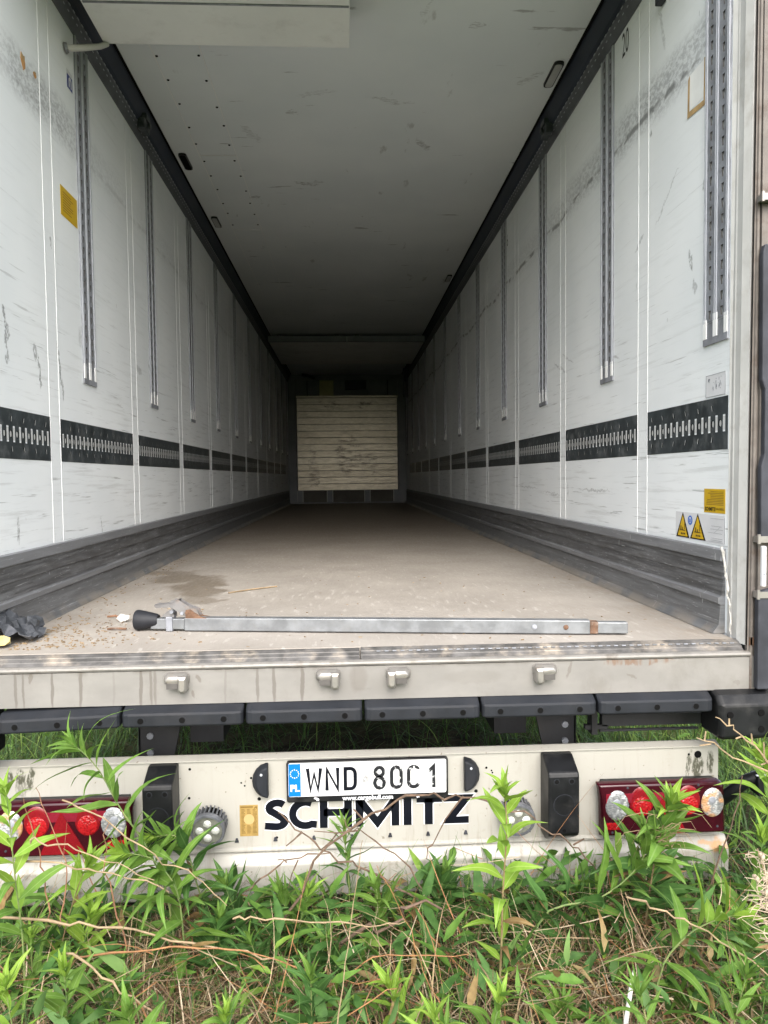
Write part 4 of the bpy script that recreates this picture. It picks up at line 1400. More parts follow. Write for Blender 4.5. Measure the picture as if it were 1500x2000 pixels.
# tail lights
def tail_light(s_):
    """built for the right side and mirrored: x runs from the inner end (0) to the outer end (.43)"""
    xi = .762 if s_ > 0 else -.718
    mx = lambda u: xi + s_ * u
    y0 = YB - .001
    m = MB()
    Pb = [(0.0, -.463), (.405, -.463), (.425, -.475), (.432, -.645), (.012, -.645), (.010, -.50)]
    Pf = [(.002, -.465), (.402, -.465), (.424, -.480), (.430, -.640), (.020, -.640), (.012, -.505)]
    Pb2 = [(.028, -.47), (.405, -.47), (.42, -.478), (.425, -.635), (.028, -.635), (.020, -.51)]
    m.loft([[(mx(a), y0, b) for a, b in Pb2], [(mx(a), y0 - .030, b) for a, b in Pb2]])
    tl = m.build('tail_light', 'black', T)
    m = MB()
    m.loft([[(mx(a), y0 - .0302, b) for a, b in Pb], [(mx(a), y0 - .048, b) for a, b in Pf],
            [(mx(.215 + (a - .215) * .965), y0 - .058, -.554 + (b + .554) * .93) for a, b in Pf]])
    m.build('lamp_cover', 'dark_red', tl, bevel=.004, smooth=True)
    yf = y0 - .0585
    def oval(cx, cz, rx, rz, mat, nm, d=.006):
        g = MB()
        rings = []
        for h, kk in ((0, 1.0), (d * .6, .93), (d, .62), (d * 1.15, .12)):
            rings.append([(mx(cx + rx * kk * math.cos(t)), yf - h, cz + rz * kk * math.sin(t) * (1.0 if math.sin(t) < 0 else 1.12)) for t in np.linspace(0, 2 * math.pi, 25)[:-1]])
        g.loft(rings)
        ln_ = g.build(nm, mat, tl, smooth=True)
        if 'red' not in nm:
            MB().lathe((mx(cx - .004), yf - d * 1.02, cz + rz * .28), (0, -1, 0), [(0, rx * .34), (.0012, rx * .30), (.0016, rx * .12)], 14).build('bulb_socket', 'zinc' if 'red' not in nm else 'dark_red', tl, smooth=True)
        return ln_
    m = MB()
    m.box(mx(.028), mx(.30), yf - .002, yf + .001, -.527, -.496)
    m.build('reflector_strip', 'mid_red', tl)
    oval(.066, -.538, .039, .047, 'clear', 'clear_lens')
    for cx_ in (.146, .302):
        oval(cx_, -.528, .039, .047, 'triangle_red', 'red_dome', .003)
        oval(cx_, -.541, .033, .032, 'red_glass', 'red_lens', .0055)
    oval(.383, -.538, .038, .046, 'amber' , 'amber_lens')
    m = MB()
    tri = [(.150, -.630), (.295, -.630), (.226, -.495)]
    m.loft([[(mx(a), yf + .001, b) for a, b in tri], [(mx(a), yf - .004, b) for a, b in tri]])
    m.build('triangle_reflector', 'triangle_red', tl)
    m = MB()
    m.box(mx(.03), mx(.085), yf - .002, yf + .001, -.615, -.592)
    m.build('small_reflector', 'red_glass', tl)
    for a, b in ((.10, -.478), (.335, -.476), (.40, -.615), (.05, -.625)):
        MB().lathe((mx(a), yf + .002, b), (0, -1, 0), [(0, .0045), (.003, .004)], 8).build('screw', 'seal', tl)
    return tl


tail_light(1)
tail_light(-1)

# side marker on a rubber arm (right)
for s_ in (-1, 1):
    m = MB()
    m.tube([(s_ * a, b, c_) for a, b, c_ in ((1.20, .02, -.625), (1.25, -.03, -.555), (1.30, -.06, -.495), (1.335, -.07, -.475), (1.43, -.07, -.475))], [.026, .022, .022, .020, .018], 10)
    m.box(s_ * 1.315, s_ * 1.45, -.10, -.045, -.535, -.468)
    arm = m.build('marker_arm', 'black', T, bevel=.004, smooth=True)
    MB().box(s_ * 1.335, s_ * 1.43, -.108, -.1002, -.527, -.497).build('marker_lens', 'red_glass', arm, bevel=.006)
    for xx in (1.312, 1.34):
        MB().box(s_ * xx, s_ * (xx + .008), -.095, -.088, -.468, -.465).build('rivet', 'zinc_lite', arm)

# ------------------------------------------------------------------ things lying on the cargo floor
p0 = Vector((-.800, .235, 0))
p1 = Vector((.902, -.013, 0))
ax = (p1 - p0).normalized()
CB = empty('load_bar', p0, 'galvanised telescopic load bar with black rubber foot lying across the cargo floor', 'load bar')
sd = Vector((-ax.y, ax.x, 0))
def bar_box(name, a, b, w, h, z, mat, parent=CB, bevel=.003):
    m = MB()
    P = [p0 + ax * t + sd * q + Vector((0, 0, zz)) for t in (a, b) for q in (-w / 2, w / 2) for zz in (z, z + h)]
    m.add([tuple(q) for q in P], [(0, 1, 3, 2), (4, 6, 7, 5), (0, 4, 5, 1), (2, 3, 7, 6), (0, 2, 6, 4), (1, 5, 7, 3)])
    return m.build(name, mat, parent, bevel=bevel)


L = (p1 - p0).length
tubeo = bar_box('outer_tube', .185, L - .125, .040, .046, .004, 'bar')
bar_box('inner_tube', .06, .1845, .034, .038, .008, 'bar')
bar_box('end_tube', L - .1245, L, .033, .038, .006, 'bar')
bar_box('rust_ring', L - .1248, L - .098, .0345, .0395, .0052, 'rust', bevel=.001)
bar_box('collar', .118, .142, .044, .052, .001, 'zinc')
m = MB()
cz = Vector((0, 0, .0375))
m.lathe(p0 + cz, ax, [(0, .030), (.002, .0355), (.010, .0372), (.040, .0315), (.078, .0230), (.084, .020)], 24)
m.build('rubber_foot', 'foot', CB, smooth=True)
up = Vector((0, 0, 1))
def side_plate(name, pts, mat, off, th=.003):
    m = MB()
    v = [tuple(p0 + ax * a + up * b + sd * off) for a, b in pts] + [tuple(p0 + ax * a + up * b + sd * (off + th)) for a, b in pts]
    n = len(pts)
    m.add(v, [tuple(range(n)), tuple(range(2 * n - 1, n - 1, -1))] + [(i, i + n, (i + 1) % n + n, (i + 1) % n) for i in range(n)])
    return m.build(name, mat, CB)


for o_ in (-.016, .013):
    side_plate('lever_arm', [(.075, .090), (.080, .098), (.125, .098), (.140, .112), (.165, .113), (.200, .092), (.232, .080), (.240, .056), (.190, .052), (.150, .078), (.130, .088), (.082, .083)], 'alu_lever', o_)
    side_plate('link_plate', [(.098, .052), (.135, .082), (.142, .080), (.146, .050), (.130, .048)], 'alu_lever', o_ + .004)
    side_plate('rusty_link', [(.190, .048), (.192, .078), (.208, .080), (.245, .055), (.268, .050), (.262, .046), (.235, .046)], 'rust', o_ + .001 if o_ > 0 else o_ - .0035)
m = MB()
P = [p0 + ax * t + sd * q + up * z for t, z in ((.075, .092), (.140, .100), (.165, .1135)) for q in (-.016, .016)]
m.add([tuple(q) for q in P] + [tuple(q + up * .003) for q in P], [(0, 1, 3, 2), (2, 3, 5, 4), (6, 8, 9, 7), (8, 10, 11, 9), (0, 6, 7, 1), (4, 5, 11, 10), (0, 2, 8, 6), (2, 4, 10, 8), (1, 7, 9, 3), (3, 9, 11, 5)])
m.build('lever_handle', 'alu_lever', CB)
for a, z_, mt in ((.178, .066, 'zinc'), (.196, .068, 'rust'), (.14, .07, 'zinc')):
    c_ = p0 + ax * a + up * z_
    MB().cyl(tuple(c_ - sd * .022), tuple(c_ + sd * .022), .006, n=10).build('pin', mt, CB)
for a, mt in ((L - .31, 'zinc'), (L - .205, 'rust')):
    c_ = p0 + ax * a + up * .027 - sd * .0195
    MB().lathe(tuple(c_), tuple(-sd), [(0, .009), (.004, .008), (.006, .003)], 12).build('rivet', mt, CB)


def lump(name, c, r, mat, label, cat, seed, squash=(1, 1, 1), rough=.35, sub=2):
    bm = bmesh.new()
    bmesh.ops.create_icosphere(bm, subdivisions=sub, radius=1)
    rr = random.Random(seed)
    for v in bm.verts:
        k_ = 1 + rough * rr.uniform(-1, 1)
        v.co = Vector((v.co.x * squash[0], v.co.y * squash[1], v.co.z * squash[2])) * r * k_
    mn = min(v.co.z for v in bm.verts)
    for v in bm.verts:
        v.co.z -= mn
        v.co += Vector(c)
    me = bpy.data.meshes.new(name)
    bm.to_mesh(me)
    bm.free()
    me.materials.append(MAT[mat])
    o = bpy.data.objects.new(name, me)
    COL.objects.link(o)
    return tag(o, label, cat)


lump('white_scrap', (-.895, .40, .0005), .019, 'fluff', 'small white torn scrap lying left of the load bar foot', 'scrap', 3, (1.1, .7, .75), .3)
lump('foam_chunk', (-1.18, -.005, .0005), .036, 'foam', 'crumbly yellow foam chunk on the cargo floor under the grey plastic', 'foam', 5, (1.1, .8, .55), .3)
lump('cloth_lump', (-1.135, .17, .0005), .035, 'bag', 'small dark lump behind the torn grey plastic sheet', 'rag', 8, (.8, 1.0, 1.0), .3)
# crumpled sheet of plastic
n = 9
gx = np.linspace(-1.21, -1.085, n)
gy = np.linspace(.0, .22, n)
V, F = [], []
rr = random.Random(4)
for j in range(n):
    for i in range(n):
        a, b = i / (n - 1), j / (n - 1)
        z = .018 + .085 * (1 - a) * (.5 + .5 * math.sin(b * 3.1)) + rr.uniform(-.014, .014)
        V.append((gx[i] - .02 * b + rr.uniform(-.008, .008) - (.03 if (i > 5 and j > 5) else 0), gy[j] + .04 * a + rr.uniform(-.008, .008), max(.004, z)))
for j in range(n - 1):
    for i in range(n - 1):
        F.append((j * n + i, j * n + i + 1, (j + 1) * n + i + 1, (j + 1) * n + i))
m = MB()
m.add(V, F)
pb = m.build('plastic_sheet', 'bag', None, normals=False)
sm_ = pb.modifiers.new('thickness', 'SOLIDIFY')
sm_.thickness = .002
tag(pb, 'crumpled dark grey plastic sheet in the left rear corner of the floor', 'plastic sheet')

for (pts, rad, mat, nm, lab, cat) in (
        ([(-.60, 1.06, .004), (-.5, 1.15, .006), (-.39, 1.245, .004)], .0035, 'straw', 'straw', 'single pale yellow straw on the floor behind the load bar', 'straw'),
        ([(-.905, .245, .005), (-.875, .24, .008), (-.835, .235, .006)], .004, 'rust', 'wood_splinter', 'short reddish splinter beside the black rubber foot', 'splinter'),
        ([(-.985, .50, .004), (-.95, .49, .008), (-.925, .47, .005)], .004, 'brown_stem', 'wood_splinter', 'brown splinter lying behind the white scrap', 'splinter')):
    tag(MB().tube(pts, rad, 5).build(nm, mat), lab, cat)

# crumbs and chaff swept to the left rear corner and along the kick plates
cr = MB()
for i in range(560):
    u = random.random()
    if u < .62:
        x, y = -1.13 + abs(random.gauss(0, .22)), -.05 + abs(random.gauss(0, .28))
    elif u < .8:
        x, y = -1.17 + abs(random.gauss(0, .05)), random.uniform(0, 2.6)
    else:
        x, y = random.uniform(-1.1, 1.15), random.uniform(-.09, 1.6)
    if x > 1.18 or x < -1.185:
        continue
    a = random.uniform(0, math.pi)
    l_, w_ = random.uniform(.0015, .007), random.uniform(.0008, .0026)
    h_ = random.uniform(.001, .004)
    c_, s__ = math.cos(a), math.sin(a)
    P = [(x + c_ * l_ * e - s__ * w_ * f, y + s__ * l_ * e + c_ * w_ * f) for e, f in ((-1, -.6), (1, -1), (.8, 1), (-.7, .7))]
    cr.cur = random.choice((0, 0, 0, 0, 0, 0, 0, 1))
    cr.add([(p, q, .0006) for p, q in P] + [(p, q, h_) for p, q in P], [(4, 5, 6, 7), (0, 1, 5, 4), (1, 2, 6, 5), (2, 3, 7, 6), (3, 0, 4, 7)])
o = cr.build('floor_crumbs', ['crumb', 'straw', 'foam'], None)
tag(o, 'scattered crumbs and chaff on the rear of the cargo floor', None, kind='stuff')

# ------------------------------------------------------------------ weeds
def leaf_mat(name, dark, lite, rib, trans):
    k = NT(name)
    tc = k.n('ShaderNodeTexCoord')
    g = k.xyz(tc.outputs['Generated'])
    oi = k.n('ShaderNodeObjectInfo').outputs['Random']
    mid = k.math('ABSOLUTE', k.math('SUBTRACT', g[1], 0.5))
    c = k.mix(k.step(k.noise(k.pos, 40, 4), 0.3, 0.7), dark, lite)
    c = k.mix(k.mul(oi, 0.45), c, tuple(a * b for a, b in zip(dark, (1.15, .9, .8))))
    c = k.mix(k.step(mid, 0.045, 0.02, 0, 0.65), c, rib)
    bl = k.step(k.noise(k.pos, 75, 4, .7), .66, .72, 0, .7)
    c = k.mix(bl, c, (0.15, 0.10, 0.04))
    k.put(k.b.inputs['Base Color'], c)
    k.b.inputs['Roughness'].default_value = 0.62
    k.b.inputs['Specular IOR Level'].default_value = 0.2
    tr = k.n('ShaderNodeBsdfTranslucent')
    k.link(c, tr.inputs[0])
    mx = k.n('ShaderNodeMixShader')
    mx.inputs[0].default_value = trans
    k.link(k.b.outputs[0], mx.inputs[1])
    k.link(tr.outputs[0], mx.inputs[2])
    out = [n_ for n_ in k.t.nodes if n_.type == 'OUTPUT_MATERIAL'][0]
    k.link(mx.outputs[0], out.inputs[0])
    return k.m


LM = {'dark': leaf_mat('dark_green_leaf', (0.036, 0.098, 0.022), (0.070, 0.158, 0.036), (0.14, 0.24, 0.08), .25),
      'mid': leaf_mat('green_leaf', (0.090, 0.185, 0.030), (0.140, 0.260, 0.045), (0.20, 0.31, 0.10), .28),
      'dry': leaf_mat('withered_leaf', (0.13, 0.085, 0.035), (0.24, 0.165, 0.07), (0.26, 0.2, 0.1), .2),
      'bright': leaf_mat('yellow_green_leaf', (0.165, 0.300, 0.035), (0.240, 0.390, 0.060), (0.34, 0.46, 0.14), .32)}


def leaf_geo(wmax, droop, fold, twist, seg=7, wave=0.0, ph=0.0):
    V, F = [], []
    for i in range(seg + 1):
        t = i / seg
        w = wmax * (min(1, t / .30) ** .7) * ((1 - t) / .70 if t > .30 else 1) ** .85
        if t <= .30:
            w = wmax * (0.10 + .90 * math.sin(t / .30 * math.pi / 2))
        x = t * (1 - .25 * abs(droop) * t)
        z = -droop * t * t + .12 * t + wave * math.sin(t * 6 + ph)
        a = twist * t
        for sgn in (-1, 0, 1):
            dy, dz = sgn * w * math.cos(a), abs(sgn) * w * fold + sgn * w * math.sin(a)
            V.append((x, dy, z + dz))
    for i in range(seg):
        b = i * 3
        F += [(b, b + 3, b + 4, b + 1), (b + 1, b + 4, b + 5, b + 2)]
    return V, F


LEAF = {}
shapes = []
for i in range(11):
    rr = random.Random(40 + i)
    shapes.append((rr.uniform(.085, .115), rr.uniform(.05, .75), rr.uniform(.05, .6), rr.uniform(-.9, .9), 7, rr.uniform(0, .035), rr.uniform(0, 6)))
for tint in LM:
    for wk, ws in (('n', .72), ('w', 1.12), ('b', 1.5)):
        for i, sh in enumerate(shapes):
            V, F = leaf_geo(sh[0] * ws, *sh[1:])
            me = bpy.data.meshes.new('leaf')
            me.from_pydata(V, [], F)
            me.materials.append(LM[tint])
            for p in me.polygons:
                p.use_smooth = True
            LEAF[tint, wk, i] = me


def stem_mat(name, a, b):
    k = NT(name)
    x, y, z = k.xyz()
    return k.done(k.mix(k.step(k.noise(k.pos, 30, 3), .35, .65), a, b), .6, 0, .3)


MAT['stem_green'] = stem_mat('green_stem', (0.10, 0.16, 0.05), (0.17, 0.20, 0.07))
MAT['stem_red'] = stem_mat('reddish_stem', (0.17, 0.11, 0.06), (0.20, 0.17, 0.08))


def path_at(P, t):
    """Catmull-Rom along a list of points, t in 0..1: returns point, tangent"""
    n = len(P) - 1
    u = min(max(t, 0), .9999) * n
    i = int(u)
    f = u - i
    a, b, c, d = P[max(i - 1, 0)], P[i], P[i + 1], P[min(i + 2, n)]
    p = .5 * ((2 * b) + (c - a) * f + (2 * a - 5 * b + 4 * c - d) * f * f + (3 * b - a - 3 * c + d) * f ** 3)
    q = .5 * ((c - a) + 2 * (2 * a - 5 * b + 4 * c - d) * f + 3 * (3 * b - a - 3 * c + d) * f * f)
    return p, q.normalized()


PLANTS = 'goldenrod weeds growing behind the trailer'


def goldenrod(path, n, ll, tints, wk, label, seed, t0=.12, stem='stem_green', rad=.0032, open_=1.0, tuft=7, top=.55):
    """path: base to tip.  tints: (lower leaves, upper leaves, tip tuft)"""
    rr = random.Random(seed)
    P = [Vector(p) for p in path]
    g = float(ground_z(P[0].x, P[0].y))
    if P[0].z > g:
        P[0] = Vector((P[0].x, P[0].y, g - .01)) if P[0].z - g < .12 else P[0]
        if P[0].z - g >= .1:
            d = (P[0] - P[1]).normalized()
            P.insert(0, Vector((P[0].x + d.x * .05, P[0].y + d.y * .05 - .01, g - .01)))
    e = empty('goldenrod_plant', P[0], label, 'weed', PLANTS)
    N = 14
    pts = [path_at(P, i / N)[0] for i in range(N + 1)]
    MB().tube(pts, [rad * (1 - .65 * i / N) for i in range(N + 1)], 6).build('stem', stem, e, smooth=True)
    base = Vector(P[0])
    ang = rr.uniform(0, 6)
    def put(p, tg, ang, elev, size, tint):
        rad_ = tg.orthogonal().normalized()
        rad_ = Matrix.Rotation(ang, 3, tg) @ rad_
        d = (tg * math.cos(elev) + rad_ * math.sin(elev)).normalized()
        z = (tg - d * tg.dot(d))
        z = z.normalized() if z.length > 1e-4 else d.orthogonal().normalized()
        z = (z + Vector((0, 0, .35))).normalized()
        yv = z.cross(d).normalized()
        z = d.cross(yv)
        roll = rr.gauss(0, .3)
        Rm = Matrix((d, yv, z)).transposed() @ Matrix.Rotation(roll, 3, 'X')
        o = bpy.data.objects.new('leaf', LEAF[tint, wk, rr.randrange(11)])
        COL.objects.link(o)
        o.parent = e
        m4 = Rm.to_4x4() @ Matrix.Scale(size, 4)
        m4.translation = p - base
        o.matrix_basis = m4
    for i in range(n):
        t = t0 + (1 - t0) * (i + rr.uniform(0, .5)) / n
        p, tg = path_at(P, t)
        ang += 2.4 + rr.uniform(-.35, .35)
        env = .62 + .5 * math.sin(min(1, t / .75) * math.pi * .6)
        size = 1.5 * ll * env * (1 - (1 - top) * max(0, (t - .55) / .45)) * rr.uniform(.8, 1.12)
        elev = (1.25 - .55 * t + rr.uniform(-.22, .22)) * open_
        tint = tints[0] if t < .5 + rr.uniform(-.15, .15) else tints[1]
        if t < .5 and rr.random() < .10:
            tint = 'dry'
            size *= .75
        put(p, tg, ang, elev, size, tint)
    p, tg = path_at(P, 1)
    for i in range(tuft):
        ang += 2.4
        put(p - tg * .006 * i * .4, tg, ang, .2 + .09 * i + rr.uniform(-.1, .1), ll * rr.uniform(.6, .95), tints[2])
    return e


D, Mi, B = 'dark', 'mid', 'bright'
gz = G
goldenrod([(-.54, -.36, gz), (-.564, -.35, -.669), (-.618, -.35, -.517), (-.693, -.35, -.394), (-.754, -.35, -.274), (-.809, -.36, -.205)],
          27, .125, (Mi, Mi, Mi), 'n', 'tallest goldenrod arching left with drooping narrow leaves before the left tail light', 1, .22, 'stem_green', .0036, 1.35, 8, .8)
goldenrod([(-.50, -.42, gz), (-.507, -.42, -.762), (-.524, -.42, -.601), (-.585, -.42, -.511), (-.661, -.43, -.482)],
          32, .115, (Mi, Mi, B), 'w', 'goldenrod with a pale yellow nodding tip below the left tail light end', 2, .2, 'stem_green', .0032, 1.2, 10)
goldenrod([(-.46, -.3, gz), (-.473, -.3, -.744), (-.500, -.3, -.624), (-.524, -.3, -.535), (-.560, -.3, -.50), (-.612, -.31, -.50)],
          36, .092, (D, Mi, B), 'w', 'broad leafed goldenrod bending left across the left work lamp', 3, .15, 'stem_green', .0034, 1.15, 8)
goldenrod([(-.885, -.56, gz), (-.888, -.55, -.661), (-.902, -.55, -.485), (-.91, -.55, -.35), (-.917, -.55, -.25)],
          22, .095, (Mi, B, B), 'w', 'upright pale goldenrod at the left edge in front of the red lamp', 4, .2, 'stem_green', .003, 1.1)
goldenrod([(-.86, -.4, gz), (-.85, -.4, -.76), (-.804, -.4, -.601), (-.773, -.4, -.529)],
          13, .10, (Mi, B, B), 'w', 'sparse goldenrod with light leaves before the white beam on the left', 5, .25, 'stem_red', .0025)
goldenrod([(-.045, -.2, gz), (-.047, -.2, -.728), (-.056, -.2, -.614), (-.06, -.2, -.541)],
          22, .075, (D, Mi, Mi), 'n', 'small goldenrod standing under the letter H of the bumper lettering', 6, .3, 'stem_green', .0024, .95)
goldenrod([(.33, -.6, gz), (.346, -.6, -.725), (.352, -.6, -.547), (.363, -.6, -.372), (.357, -.6, -.27)],
          24, .082, (B, B, B), 'b', 'tall thin goldenrod with broad lime green leaves beside the right work lamp', 7, .1, 'stem_red', .0036, 1.2, 9, .9)
goldenrod([(.80, -.4, gz), (.814, -.4, -.742), (.833, -.4, -.606), (.855, -.4, -.5), (.884, -.4, -.414)],
          44, .120, (D, Mi, B), 'b', 'bushy goldenrod with a yellow green tip covering the right tail light', 8, .12, 'stem_red', .0036, 1.1, 12)
goldenrod([(.44, -.46, gz), (.497, -.45, -.698), (.657, -.45, -.653), (.76, -.45, -.576), (.80, -.45, -.50)],
          32, .122, (D, Mi, Mi), 'w', 'dark goldenrod leaning right with its stem nearly flat below the right bumper block', 9, .1, 'stem_green', .0036, 1.1)
goldenrod([(.70, -.7, gz), (.727, -.7, -.701), (.792, -.7, -.612), (.857, -.7, -.576), (.915, -.71, -.555)],
          16, .115, (Mi, B, B), 'w', 'goldenrod with hanging light leaves in front of the right end of the beam', 10, .2, 'stem_green', .003, 1.3)
goldenrod([(1.125, -.4, gz), (1.132, -.4, -.848), (1.145, -.4, -.648), (1.159, -.4, -.527)],
          18, .12, (Mi, Mi, B), 'w', 'goldenrod at the right edge beside the pale seed head', 11, .15)
goldenrod([(1.26, -.3, gz), (1.24, -.3, -.6), (1.231, -.3, -.42), (1.214, -.3, -.324)],
          16, .11, (Mi, B, B), 'w', 'goldenrod standing right of the bumper below the black corner buffer', 12, .45)
low = [(-.171, -.3, -.691, 20, D, Mi, B, 'low goldenrod tuft in front of the beam below the letter C'),
       (.035, -.3, -.683, 18, D, Mi, Mi, 'low goldenrod tuft in front of the beam below the letter M'),
       (.255, -.2, -.699, 22, D, D, Mi, 'low dark goldenrod close to the beam below the letter Z'),
       (-.259, -.25, -.716, 18, D, Mi, Mi, 'low goldenrod tuft below the gold sticker'),
       (-.411, -.3, -.662, 20, D, D, Mi, 'dark low goldenrod directly below the left work lamp'),
       (.049, -.7, -.703, 14, Mi, B, B, 'light goldenrod shoot at the bottom centre among the orange stems'),
       (.139, -.9, -.636, 13, Mi, B, B, 'nearest light goldenrod shoot just right of the bottom centre'),
       (-.331, -.8, -.687, 14, D, Mi, B, 'goldenrod shoot at the bottom left of centre beside the bent straw'),
       (.481, -.7, -.769, 16, D, Mi, Mi, 'goldenrod shoot at the bottom right of the tall lime green weed'),
       (.647, -.6, -.794, 14, D, D, Mi, 'dark goldenrod shoot behind the white dry grass blade'),
       (.78, -.7, -.77, 16, D, Mi, Mi, 'goldenrod shoot at the bottom under the hanging light leaves'),
       (.937, -.7, -.751, 16, D, Mi, B, 'goldenrod shoot in the bottom right corner'),
       (-.89, -.5, -.666, 15, Mi, Mi, B, 'low goldenrod at the left edge beneath the white beam'),
       (-.76, -.42, -.668, 14, Mi, B, B, 'low light goldenrod between the left edge and the dry grass'),
       (-.41, -.42, -.691, 18, D, D, Mi, 'dark goldenrod above the long dry straw on the left'),
       (-.319, -.45, -.737, 16, D, D, Mi, 'dark goldenrod with hanging leaves right of the dry grass heap'),
       (-.726, -1.0, -.456, 12, B, B, B, 'blurred yellow green goldenrod tip nearest the camera on the left'),
       (.454, -.25, -.769, 18, D, D, Mi, 'low dark goldenrod behind the tall lime green weed'),
       (.646, -.3, -.716, 20, D, D, Mi, 'dark low goldenrod in front of the beam below the right bumper block'),
       (-.108, -.45, -.761, 18, D, D, Mi, 'dark spreading goldenrod in the middle in front of the thick twig'),
       (1.02, -.55, -.70, 15, D, Mi, Mi, 'goldenrod right of the hanging light leaves near the seed head'),
       (-.62, -.62, -.74, 14, D, Mi, Mi, 'goldenrod shoot on the left above the bent straw'),
       (-.14, -.72, -.66, 18, D, D, Mi, 'dark goldenrod at the bottom left of the thin upright straw'),
       (.30, -.82, -.66, 16, Mi, Mi, B, 'goldenrod at the bottom edge below the tall lime green weed'),
       (.60, -.88, -.62, 16, D, Mi, Mi, 'goldenrod at the bottom edge right of the white blade'),
       (-.52, -.90, -.60, 15, D, Mi, Mi, 'goldenrod at the bottom edge left of the bent straw foot'),
       (-.72, -.72, -.62, 16, Mi, Mi, B, 'goldenrod at the lower left edge behind the blurred tip'),
       (.86, -.86, -.60, 16, D, Mi, Mi, 'dark goldenrod below the seed head')]
for i, (x, y, z, n, a, b, c, lab) in enumerate(low):
    rr = random.Random(100 + i)
    dx, dy = rr.uniform(-.05, .05), rr.uniform(-.03, .03)
    hgt = z - gz
    goldenrod([(x + dx, y + dy, gz), (x + dx * .9, y + dy * .8, gz + hgt * .35), (x + dx * .5, y + dy * .4, gz + hgt * .7), (x, y, z)],
              int(n * 1.4), .100 if y > -.65 else .085, (a, b, c), 'w' if i % 3 else 'n', lab, 200 + i, .18, 'stem_green', .0026, 1.08, 7)

# leafy undergrowth nobody could count
def leaf_field(name, n, region, zr, size, mats, seed, label):
    r = np.random.default_rng(seed)
    Vs, Fs, MI = [], [], []
    off = 0
    geos = []
    for sh in shapes:
        V, F = leaf_geo(sh[0] * 1.1, sh[1], sh[2], sh[3], 4)
        geos.append((np.array(V), np.array(F)))
    for i in range(n):
        x, y = region(r)
        V, F = geos[r.integers(11)]
        s = size * r.uniform(.6, 1.15)
        az = r.uniform(0, 2 * math.pi)
        el = r.normal(.25, .45)
        ro = r.normal(0, .5)
        Rm = np.array(Matrix.Rotation(az, 3, 'Z') @ Matrix.Rotation(-el, 3, 'Y') @ Matrix.Rotation(ro, 3, 'X'))
        p = np.array([x, y, float(ground_z(x, y)) + r.uniform(*zr)])
        Vs.append((V * s) @ Rm.T + p)
        Fs.append(F + off)
        off += len(V)
        MI.append(np.full(len(F), r.choice(len(mats), p=[.52, .32, .09, .07][:len(mats)])))
    o = mesh_np(name, np.concatenate(Vs), np.concatenate(Fs), mats, np.concatenate(MI), True)
    return tag(o, label, None, kind='stuff')


def near_strip(r):
    while True:
        x, y = r.uniform(-1.7, 1.9), -.03 - abs(r.normal(0, .42))
        if y > -1.25 and not (-.62 < x < -.30 and y < -.38 and r.random() < .75) and not (-.05 < x < .55 and r.random() < .25):
            return x, y


under = [leaf_mat('undergrowth_dark', (0.036, 0.094, 0.020), (0.070, 0.155, 0.036), (0.12, 0.21, 0.07), .25),
         leaf_mat('undergrowth_mid', (0.075, 0.165, 0.028), (0.12, 0.23, 0.042), (0.17, 0.27, 0.09), .28),
         leaf_mat('undergrowth_light', (0.14, 0.25, 0.035), (0.20, 0.33, 0.06), (0.25, 0.36, 0.1), .3),
         leaf_mat('undergrowth_withered', (0.16, 0.105, 0.045), (0.28, 0.20, 0.085), (0.3, 0.24, 0.12), .2)]
def close_strip(r):
    while True:
        x, y = r.uniform(-1.0, 1.25), r.uniform(-1.05, -.5)
        d = math.sin(x * 7.3 + 1.0) + math.sin(x * 3.1 + y * 9 + .5)
        if d > -.1 - r.random() * .8:
            return x, y


leaf_field('weed_foreground', 300, close_strip, (.05, .22), .115, under, 8, 'green weed leaves nearest the camera at the bottom edge')
leaf_field('weed_undergrowth', 2100, near_strip, (.02, .20), .125, under, 5, 'mass of low green weed leaves in front of the bumper')


def side_zone(r):
    s_ = r.choice([-1, 1])
    return s_ * (1.35 + abs(r.normal(0, 1.1))), r.uniform(-1.2, 7)


leaf_field('roadside_weeds', 900, side_zone, (.02, .40), .12, under, 6, 'leafy weeds growing along both sides of the trailer')


